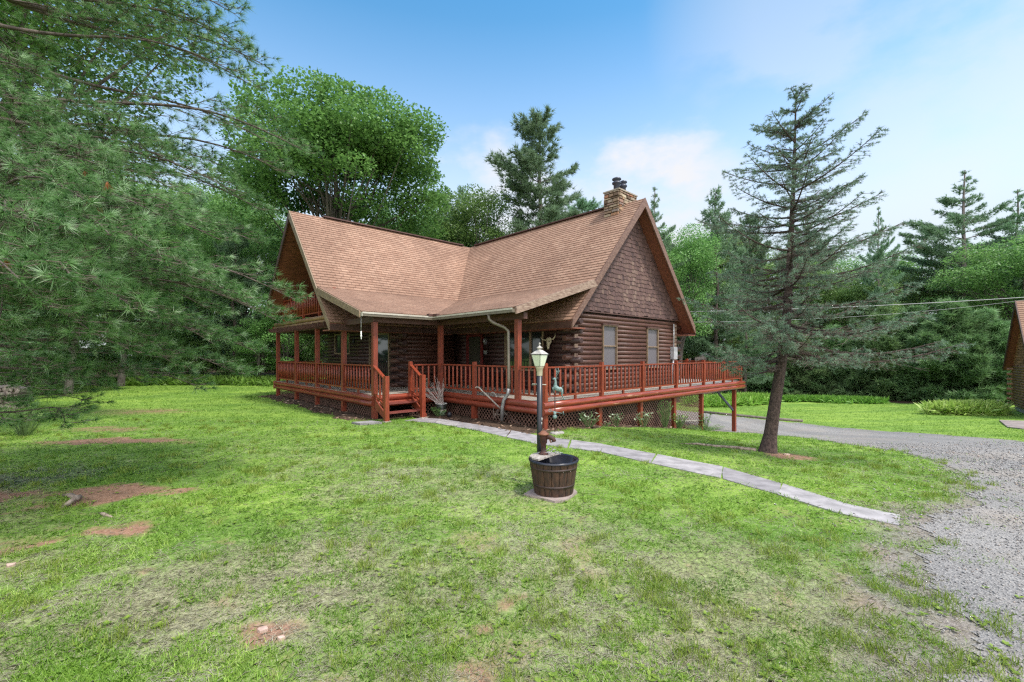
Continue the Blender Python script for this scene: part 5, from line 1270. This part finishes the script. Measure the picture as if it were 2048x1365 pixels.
def place(src, px, Y, top=None, bot=None, label=None, group=None, sx=1.0, h0=None, X=None):
    X = at(px, Y) if X is None else X; z = G(X, Y) if abs(X) < 80 and Y < 100 else -.8
    s = (zat(top, Y) - z) / h0 if top is not None else 1.0
    o = copy_tree(src); o.location = (X, Y, z - .1); o.rotation_euler = (0, 0, rnd.uniform(0, 6.28)); o.scale = (s * sx, s * sx, s)
    o['label'] = label
    if group: o['group'] = group
    elif 'group' in o: del o['group']
    return o
wp = lambda f: (min(1, f * 5 + .35)) * (1 - f) ** .55 * (.75 + .25 * math.sin(f * 23))
tallp = lambda f: (.4 + .6 * math.sin(PI * min(1, f * 1.15 + .12))) * (1 - f ** 3)
yp = lambda f: (1 - f) ** .75 * (.9 + .1 * math.sin(f * 30))
H_A, H_B, H_C, H_M, H_D, H_E, H_F, H_S, H_T = 20, 22, 16, 20, 14, 11, 4.5, 7, 5.5
src = {}
src['A'] = make_tree('pine_tree', conifer(H_A, 5.5, 5.6, 1, wp, .95, 7, .36, .05, 11, 1.6), (at(1082, 36), 36, G(at(1082, 36), 36)), 'tall full-crowned pine standing against the sky behind the valley of the cabin roof', 'pine tree'); src['A'].scale = (1.15, 1.15, (zat(233, 36) - G(at(1082, 36), 36)) / 20.0)
src['B'] = make_tree('pine_tree', conifer(H_B, 8.8, 5.4, 2, tallp, 1.05, 5, .30, .05, 10, 1.7, PINE_F, .12, None, simple('pale_pine_bark', (.24, .20, .19), (.10, .08, .075), .9, 5, (3, 3, .8), .8, .03), .2), (at(1925, 48), 48, G(at(1925, 48), 48)), 'tall bare-trunked pine with a flat open crown at the upper right', 'pine tree'); src['B'].scale = (1.05, 1.05, (zat(342, 48) - G(at(1925, 48), 48)) / 22.0)
src['C'] = make_tree('pine_tree', conifer(H_C, 2.2, 3.9, 3, lambda f: (1 - f) ** .7, .8, 6, .32, .05, 10, 1.4), (at(770, 41), 41, G(at(770, 41), 41)), 'dark pine half hidden behind the big maple and the left roof', 'pine tree')
Y = 31; mx_ = at(684, Y)
src['M'] = make_tree('maple_tree', broadleaf(20, 6.6, 7.2, 4, 150, 620, .23, MAPLE, BARKD, .27, .185, 1.0, None, 3), (mx_, Y, G(mx_, Y)), 'huge round-crowned green maple rising behind the left roof', 'maple tree'); src['M'].scale = (.95, .95, (zat(150, Y) - G(mx_, Y)) / 20.8)
src['D'] = make_tree('broadleaf_tree', broadleaf(H_D, 3.6, 4.4, 5, 80, 460, .17), (at(968, 38), 38, G(at(968, 38), 38)), 'bright green leafy tree just left of the tall pine behind the roof valley', 'tree'); src['D'].scale = (.95, .95, (zat(385, 38) - G(at(968, 38), 38)) / 13.6)
src['E'] = make_tree('broadleaf_tree', broadleaf(H_E, .8, 3.2, 6, 70, 420, .15, DECID, BARKD), (at(588, 29), 29, G(at(588, 29), 29)), 'light green bushy tree seen between the two leftmost porch posts', 'tree'); src['E'].scale = (.7, .7, .62)
src['F'] = make_tree('shrub', broadleaf(H_F, .1, 2.4, 7, 60, 300, .13, DECID, BARKD, .06), (at(760, 33), 33, G(at(760, 33), 33)), 'leafy shrub growing behind the cabin, hidden by its left wing', 'shrub')
src['S'] = make_tree('young_pine', conifer(H_S, .15, 3.3, 8, yp, .42, 8, .36, .05, 12, 1.75, SHRUB_N, .28, .09), (at(1905, 33), 33, G(at(1905, 33), 33)), 'broad bushy young pine to the left of the right-hand log building', 'young pine'); src['S'].scale = (1.18, 1.18, (zat(600, 33) - G(at(1905, 33), 33)) / 7.0)
src['T'] = make_tree('young_pine', conifer(H_T, .1, 2.7, 9, yp, .4, 8, .34, .05, 12, 1.75, SHRUB_N, .3, .08), (at(1760, 36.5), 36.5, G(at(1760, 36.5), 36.5)), 'dark bushy young pine at the lawn edge below the overhead wires, middle of the row', 'young pine'); src['T'].scale = (1.2, 1.2, (zat(640, 36.5) + 2) / 5.5)
P = place
# middle distance behind the house
P(src['A'], 880, 44, 385, label='grey-green pine top between the maple and the bright leafy tree', h0=20, sx=.9)
P(src['C'], 925, 40, 372, label='slim pine top behind the left roof ridge, right of the maple', h0=16, sx=.7)
P(src['D'], 830, 40, 420, label='leafy tree just above the middle of the left roof ridge', h0=13.6)
P(src['A'], 1165, 48, 400, label='pine lying low behind the right roof slope, left of the chimney', h0=20, sx=1)
P(src['B'], 1308, 42, 372, label='slim open pine rising right of the chimney peak', h0=22, sx=.62)
P(src['D'], 1352, 44, 455, label='pale green leafy tree right of the gable rake', h0=13.6, sx=.75)
P(src['C'], 1432, 46, 375, label='pine with layered boughs just left of the spruce top', h0=16, sx=.72)
P(src['D'], 1385, 52, 490, label='leafy tree low beneath the layered pine left of the spruce', h0=13.6, sx=.9)
P(src['A'], 1500, 52, 430, label='hazy pine directly behind the left boughs of the spruce', h0=20, sx=.7)
P(src['C'], 1490, 40, 560, label='small pine behind the lower left boughs of the spruce', h0=16, sx=.9)
P(src['B'], 1610, 56, 405, label='thin pine crossing behind the spruce trunk', h0=22, sx=.6)
P(src['B'], 1757, 44, 412, label='thin sparse pine with a pale trunk right of the spruce', h0=22, sx=.45)
P(src['D'], 1650, 50, 540, label='leafy tree behind the right side of the spruce', h0=13.6, sx=1)
P(src['D'], 1745, 46, 560, label='leafy tree at the foot of the thin sparse pine', h0=13.6, sx=.9)
P(src['D'], 1835, 52, 535, label='green leafy tree left of the tall bare-trunked pine', h0=13.6, sx=1.1)
P(src['C'], 1815, 58, 540, label='pine farther back left of the tall bare-trunked pine', h0=16, sx=.9)
P(src['B'], 2035, 46, 378, label='pine top at the upper right edge of the photo', h0=22, sx=.9)
P(src['D'], 2015, 42, 480, label='dark leafy tree above the right-hand log building', h0=13.6, sx=1.15)
P(src['D'], 1960, 54, 540, label='leafy tree right behind the trunk of the tall bare-trunked pine', h0=13.6, sx=1)
P(src['A'], 2090, 50, 450, label='pine beyond the roof of the right-hand log building', h0=20, sx=.9)
for px, Y, top, s, k, lb in ((1450, 40, 735, 1.0, 'T', 'low blue-green young pine right of the deck end'), (1525, 42, 690, 1.1, 'S', 'young pine behind the leaning spruce trunk'), (1600, 41, 668, 1.0, 'T', 'young pine just right of the spruce trunk'),
                         (1665, 40, 650, 1.05, 'S', 'young pine at the lawn edge below the right boughs of the spruce'), (1710, 38, 680, 1.0, 'T', 'young pine left of the middle of the dark row'),
                         (1820, 36, 612, 1.1, 'S', 'bright-topped young pine right below the overhead wires'), (1862, 34, 655, 1.0, 'T', 'young pine squeezed in at the left foot of the broad bushy one'), (1965, 33, 618, 1.1, 'S', 'young pine touching the corner of the right-hand log building'), (2030, 36, 640, 1.2, 'S', 'young pine behind the right-hand log building'), (1580, 46, 640, 1.2, 'S', 'taller young pine farther back behind the spruce trunk'), (1755, 43, 615, 1.1, 'S', 'young pine in the second row below the wires')):
    P(src[k], px, Y, top, label=lb, h0=7 if k == 'S' else 5.5, sx=s, group='young pines along the edge of the far lawn')
# left side wood
P(src['C'], 470, 31, 440, label='dark pine left of the cabin balcony', h0=16, sx=.9)
P(src['D'], 505, 36, 395, label='yellow-green leafy tree above the dark pine left of the cabin', h0=13.6, sx=.9)
P(src['C'], 400, 36, 380, label='pine deep in the wood behind the left lawn', h0=16, sx=1)
P(src['D'], 330, 30, 400, label='leafy tree behind the near pine boughs, left of the dark pine', h0=13.6, sx=1)
P(src['D'], 230, 26, 370, label='leafy tree behind the left lawn, mostly hidden by the near pine', h0=13.6, sx=1)
P(src['E'], 520, 28.5, 610, label='leafy sapling at the lawn edge left of the cabin', h0=11, sx=1)
P(src['E'], 640, 30, 600, label='light green sapling seen between the third and fourth porch posts', h0=11, sx=.9)
P(src['C'], 690, 38, 470, label='pine hidden behind the left wing of the cabin', h0=16, sx=1)
P(src['A'], 130, 32, 250, label='tall pine far behind the near boughs on the left', h0=20, sx=1)
P(src['C'], 60, 24, 330, label='pine behind the firewood at the left edge', h0=16, sx=1)
P(src['C'], -60, 18, 250, label='pine just outside the left edge behind the firewood', h0=16, sx=1)
P(src['D'], 120, 21, 330, label='leafy tree by the left end of the lawn', h0=13.6, sx=1)
for px, Y, top in ((300, 29.5, 690), (400, 30.2, 680), (480, 30, 700), (200, 27, 680), (110, 23, 690), (560, 30, 690), (350, 33, 640), (20, 20, 700)):
    P(src['F'], px, Y, top, label='leafy undergrowth bush at the edge of the wood behind the left lawn', h0=4.5, sx=1.1, group='undergrowth bushes along the left wood edge')
# big overhanging maple at the left
lm = make_tree('maple_tree', broadleaf(13, 5.0, 4.4, 14, 130, 460, .12, MAPLE, BARKD, .2, .22), (-12.7, 10.3, G(-12.7, 10.3)), 'leafy maple whose leaves hang over the near pine at the top left', 'maple tree')
# fill of the wood farther away
fl = 0
for i in range(46):
    px = -500 + i * 66 + rnd.uniform(-20, 20); Y = rnd.uniform(60, 82); k = rnd.choice('CDDAC')
    if 900 < px < 1250 or 1630 < px < 1860: top = rnd.uniform(510, 560)
    else: top = rnd.uniform(440, 520)
    if px < 560: top = rnd.uniform(330, 430)
    P(src[k], px, Y, top, label='tree of the wood farther back, its crown merging with its neighbours', group='trees of the wood farther back', h0={'A': 20, 'C': 16, 'D': 13.6}[k], sx=1.25)
for i in range(40):
    px = -400 + i * 68 + rnd.uniform(-20, 20); Y = rnd.uniform(48, 58); k = rnd.choice('EFES')
    P(src[k], px, Y, rnd.uniform(600, 650), label='dark undergrowth tree between the trunks of the wood', group='undergrowth of the wood farther back', h0={'E': 11, 'F': 4.5, 'S': 7}[k], sx=1.3)
# ---- spruce
def spruce():
    r = np.random.default_rng(77); Y0 = 10.0; tr_ = [(5.72, 10.0, -.35, .25), (5.74, 10.0, -.2, .185), (5.80, 10, .15, .14), (5.90, 10, .8, .122), (6.00, 10, 1.5, .108), (6.16, 10, 2.7, .09), (6.25, 10, 4.3, .062), (6.34, 10, 6.4, .03), (6.37, 10, 7.85, .008)]
    e = empty('spruce_tree', (0, 0, 0), 0, 'thin leaning spruce with half-bare drooping boughs on the lawn right of the cabin deck', 'spruce tree')
    m = MB(); m.tube([t[:3] for t in tr_], [t[3] for t in tr_], 14, False, .10)
    for (z, s) in ((.62, .03), (1.05, .025)):
        pass
    def ctr(z):
        for a, b in zip(tr_, tr_[1:]):
            if z <= b[2]: u = (z - a[2]) / (b[2] - a[2]); return np.array([a[0] + (b[0] - a[0]) * u, 10.0, z])
        return np.array(tr_[-1][:3])
    # knots on the lower trunk
    for (z, a) in ((.66, 2.6), (.66, .3), (1.06, 3.0), (1.06, .2), (1.3, 1), (1.7, 3.4)):
        c = ctr(z); m.ball((c[0] + .095 * math.cos(a), 10 - .095 * abs(math.sin(a)), z), .035, 7, (1.2, 1, .8))
    A = []; B = []; C = []; D = []; wd = []
    z = 1.75
    zs = np.array([1.7, 2.3, 3.0, 3.8, 4.6, 5.4, 6.0, 6.6, 7.2, 7.8]); Rs = np.array([2.3, 2.8, 2.5, 2.1, 1.75, 1.55, 1.35, .95, .55, .2])
    while z < 7.7:
        f = (z - 1.7) / 6.1; R = np.interp(z, zs, Rs)
        for k in range(int(r.integers(3, 6))):
            a = r.uniform(0, 2 * PI); L = R * r.uniform(.5, 1.15 if z > 3.4 or math.cos(a) > 0 else .92); el = -.10 + .55 * f + r.uniform(-.10, .10); dr = .10 * (1 - f)
            b = ctr(z + r.uniform(-.08, .08)); hd = np.array([math.cos(a), math.sin(a)])
            P_ = lambda u: np.array([b[0] + hd[0] * L * u, b[1] + hd[1] * L * u, b[2] + L * (el * u - dr * math.sin(PI * u) + .10 * u ** 2)])
            m.tube([tuple(P_(i / 6)) for i in range(7)], [(.017 + .004 * L) * (1 - .85 * i / 6) * (1.2 - .5 * f) + .002 for i in range(7)], 5, False)
            u = .08
            while u < 1:
                for sg in (-1, 1):
                    p = P_(u); l = (.10 + .30 * L * .55 * math.sin(PI * min(1, .25 + u * .7)) ** 1) * r.uniform(.5, 1.2); an = sg * math.radians(r.uniform(40, 70))
                    d = np.array([hd[0] * math.cos(an) - hd[1] * math.sin(an), hd[0] * math.sin(an) + hd[1] * math.cos(an), el * .5 + r.uniform(-.35, .2)]); q = p + d * l
                    A.append(p); B.append(q); wd.append(.0045)
                    for j in range(3):
                        uu = r.uniform(.3, .9); pp = p + d * l * uu; a3 = r.choice((-1, 1)) * r.uniform(.4, 1.1); d3 = np.array([d[0] * math.cos(a3) - d[1] * math.sin(a3), d[0] * math.sin(a3) + d[1] * math.cos(a3), r.uniform(-.4, .25)]); l3 = l * .5 * (1 - uu * .5) + .03
                        A.append(pp); B.append(pp + d3 * l3); wd.append(.003)
                        live = (u > .38 - .4 * f) if f < .5 else (r.random() < .85)
                        if live and r.random() < (.34 + .16 * f): 
                            for w_ in (.35, .8): C.append(pp + d3 * l3 * w_); D.append(d3)
                    if (u > .35 - .4 * f) and r.random() < (.42 + .2 * f):
                        for w_ in (.4, .7, 1.0): C.append(p + d * l * w_); D.append(d)
                u += .085 / max(L, .3)
            for w_ in (.8, .9, 1.0): C.append(P_(w_)); D.append(np.array([hd[0], hd[1], .3]))
        z += .18 * r.uniform(.8, 1.25)
    for q in np.linspace(7.3, 7.95, 14): C.append(ctr(min(q, 7.84)) + np.array([0, 0, max(0, q - 7.84)])); D.append(np.array([0, 0, 1.0]))
    C = np.array(C); D = unit(np.array(D)); N = len(C)
    V = needles(C, D, 11, .060, .0085, .85, r, .08); ti = np.repeat(np.clip(.5 + r.normal(0, .22, N), 0, 1), 33)
    npmesh('crown', V, 3, SPRUCE_N, e, {'tint': ti})
    A = np.array(A); B = np.array(B); w = np.array(wd)[:, None]; d = unit(B - A); p1 = unit(np.cross(d, r.normal(0, 1, d.shape))); p2 = np.cross(d, p1); Vt = [np.stack([A - p * w, A + p * w, B + p * w * .4, B - p * w * .4], 1).reshape(-1, 3) for p in (p1, p2)]
    npmesh('twigs', np.concatenate(Vt), 4, TWIG, e); m.build('trunk', BARKS, e)
spruce()
# ---- ferns, tall weeds, leafy plants
def frondbed(name, pts, n, L, w, mat, label, cat, seed, per=14, up=1.2):
    r = np.random.default_rng(seed); i = r.integers(0, len(pts) - 1, n); u = r.random(n); P0 = np.array(pts); q = P0[i] * (1 - u)[:, None] + P0[i + 1] * u[:, None]
    x = q[:, 0] + r.normal(0, 1, n) * q[:, 2]; y = q[:, 1] + r.normal(0, 1, n) * q[:, 3]; c = np.stack([x, y, gz(x, y)], -1)
    D = np.tile(np.array([0, 0, up]), (n, 1)) + r.normal(0, .3, (n, 3)); V = needles(c, unit(D), per, L, w, .55, r, .2, .5)
    V = V.reshape(-1, 3, 3); tipd = V[:, 2] - V[:, 0]; mid = V[:, 0] + tipd * .55; sd = (V[:, 1] - V[:, 0]); drop = np.zeros_like(tipd); drop[:, 2] = -.25 * L
    Q = np.stack([V[:, 0], mid + sd * .9, V[:, 2] + drop, mid - sd * .9], 1).reshape(-1, 3)
    o = npmesh(name, Q, 4, mat, tint={'tint': np.repeat(np.clip(r.normal(.55, .22, len(Q) // 4), 0, 1), 4)}); tag(o, label, cat, kind='stuff')
frondbed('ferns', [(-23.5, 27.2, .5, .5), (-20, 28.5, .5, .5), (-15.5, 28.3, .5, .5), (-11.5, 27, .6, .4)], 1500, .55, .05, FERN, 'bright green ferns along the back edge of the left lawn', 'ferns', 5)
frondbed('tall_grass', [(14.2, 33.6, .6, .5), (17.5, 35, .6, .5), (19.6, 35.6, .6, .4)], 1100, .8, .05, blade_mat('tall_weed', [(0, (.12, .26, .03)), (.6, (.24, .42, .06)), (1, (.36, .5, .12))]), 'tall light green grass beyond the drive, right of the deck post', 'tall grass', 6)
frondbed('tall_weeds', [(25.2, 26.2, .3, .2), (26.5, 25.8, .4, .2), (27.4, 25.4, .3, .2)], 700, .75, .06, blade_mat('tall_weed_right', [(0, (.22, .40, .06)), (.6, (.42, .60, .14)), (1, (.6, .72, .28))]), 'tall bright weeds at the corner of the right-hand log building', 'weeds', 7)
frondbed('lawn_edge_grass', [(20, 36.6, .5, .3), (24, 36.3, .5, .3), (27, 33, .5, .3)], 900, .5, .05, FERN, 'ragged green growth along the foot of the young pines', 'grass', 8)
def plant(x, y, n, L, hgt, mat, label, seed, spread=.22):
    r = np.random.default_rng(seed); z = G(x, y); e = empty('leafy_plant', (x, y, z), 0, label, 'plant')
    st = MB(); C = []
    for k in range(n):
        a = r.uniform(0, 6.28); q = spread * r.random() ** .5; h = hgt * r.uniform(.5, 1); p = (q * math.cos(a), q * .5 * math.sin(a), h); C.append(p); st.tube([(p[0] * .2, p[1] * .2, 0), (p[0] * .7, p[1] * .7, h * .7), p], .004, 4, False)
    C = np.array(C); V = leaves(C, L, L * .55, r, 1.2); npmesh('leaves', V, 4, mat, e, {'tint': np.repeat(r.random(len(C)), 4)}); st.build('stems', simple('plant_stem', (.12, .2, .06), None, .7), e)
for s, t, n, L, h, mt, lb, sp in ((4.0, 5.0, 46, .10, .42, HOSTA, 'variegated pale-leaved plant before the lattice nearest the deck corner', .34), (4.75, 5.0, 14, .07, .15, HOSTA, 'low pale-leaved sprig at the foot of the first lattice post', .2), (5.35, 4.98, 30, .10, .40, HOSTA, 'pale-leaved plant just right of the first lattice post', .25), (6.9, 4.98, 34, .11, .5, HOSTA, 'pale-leaved plant left of the second lattice post', .3),
                              (8.3, 4.98, 60, .07, .95, DECID, 'tall thin green shrub in front of the third lattice panel', .3), (9.1, 5.1, 70, .09, .55, FERN, 'bright green bushy plant left of the third lattice post', .35), (10.9, 5.2, 110, .06, .25, FERN, 'low spreading green plant below the open lattice panel', .9), (11.6, 4.95, 40, .10, .7, DECID, 'dark leafy plant at the last lattice post before the drive', .22)):
    plant(*to_xy(s, t), n, L, h, mt, lb, int(s * 100), sp)
plant(-2.35, 14.15, 60, .07, .3, DECID, 'small green leafy plant at the foot of the dark pot', 5, .25)
x, y = -11.6, 10.6; plant(x, y, 90, .12, .8, DECID, 'leafy green shrub poking in at the lower left edge under the pine', 9, .6)
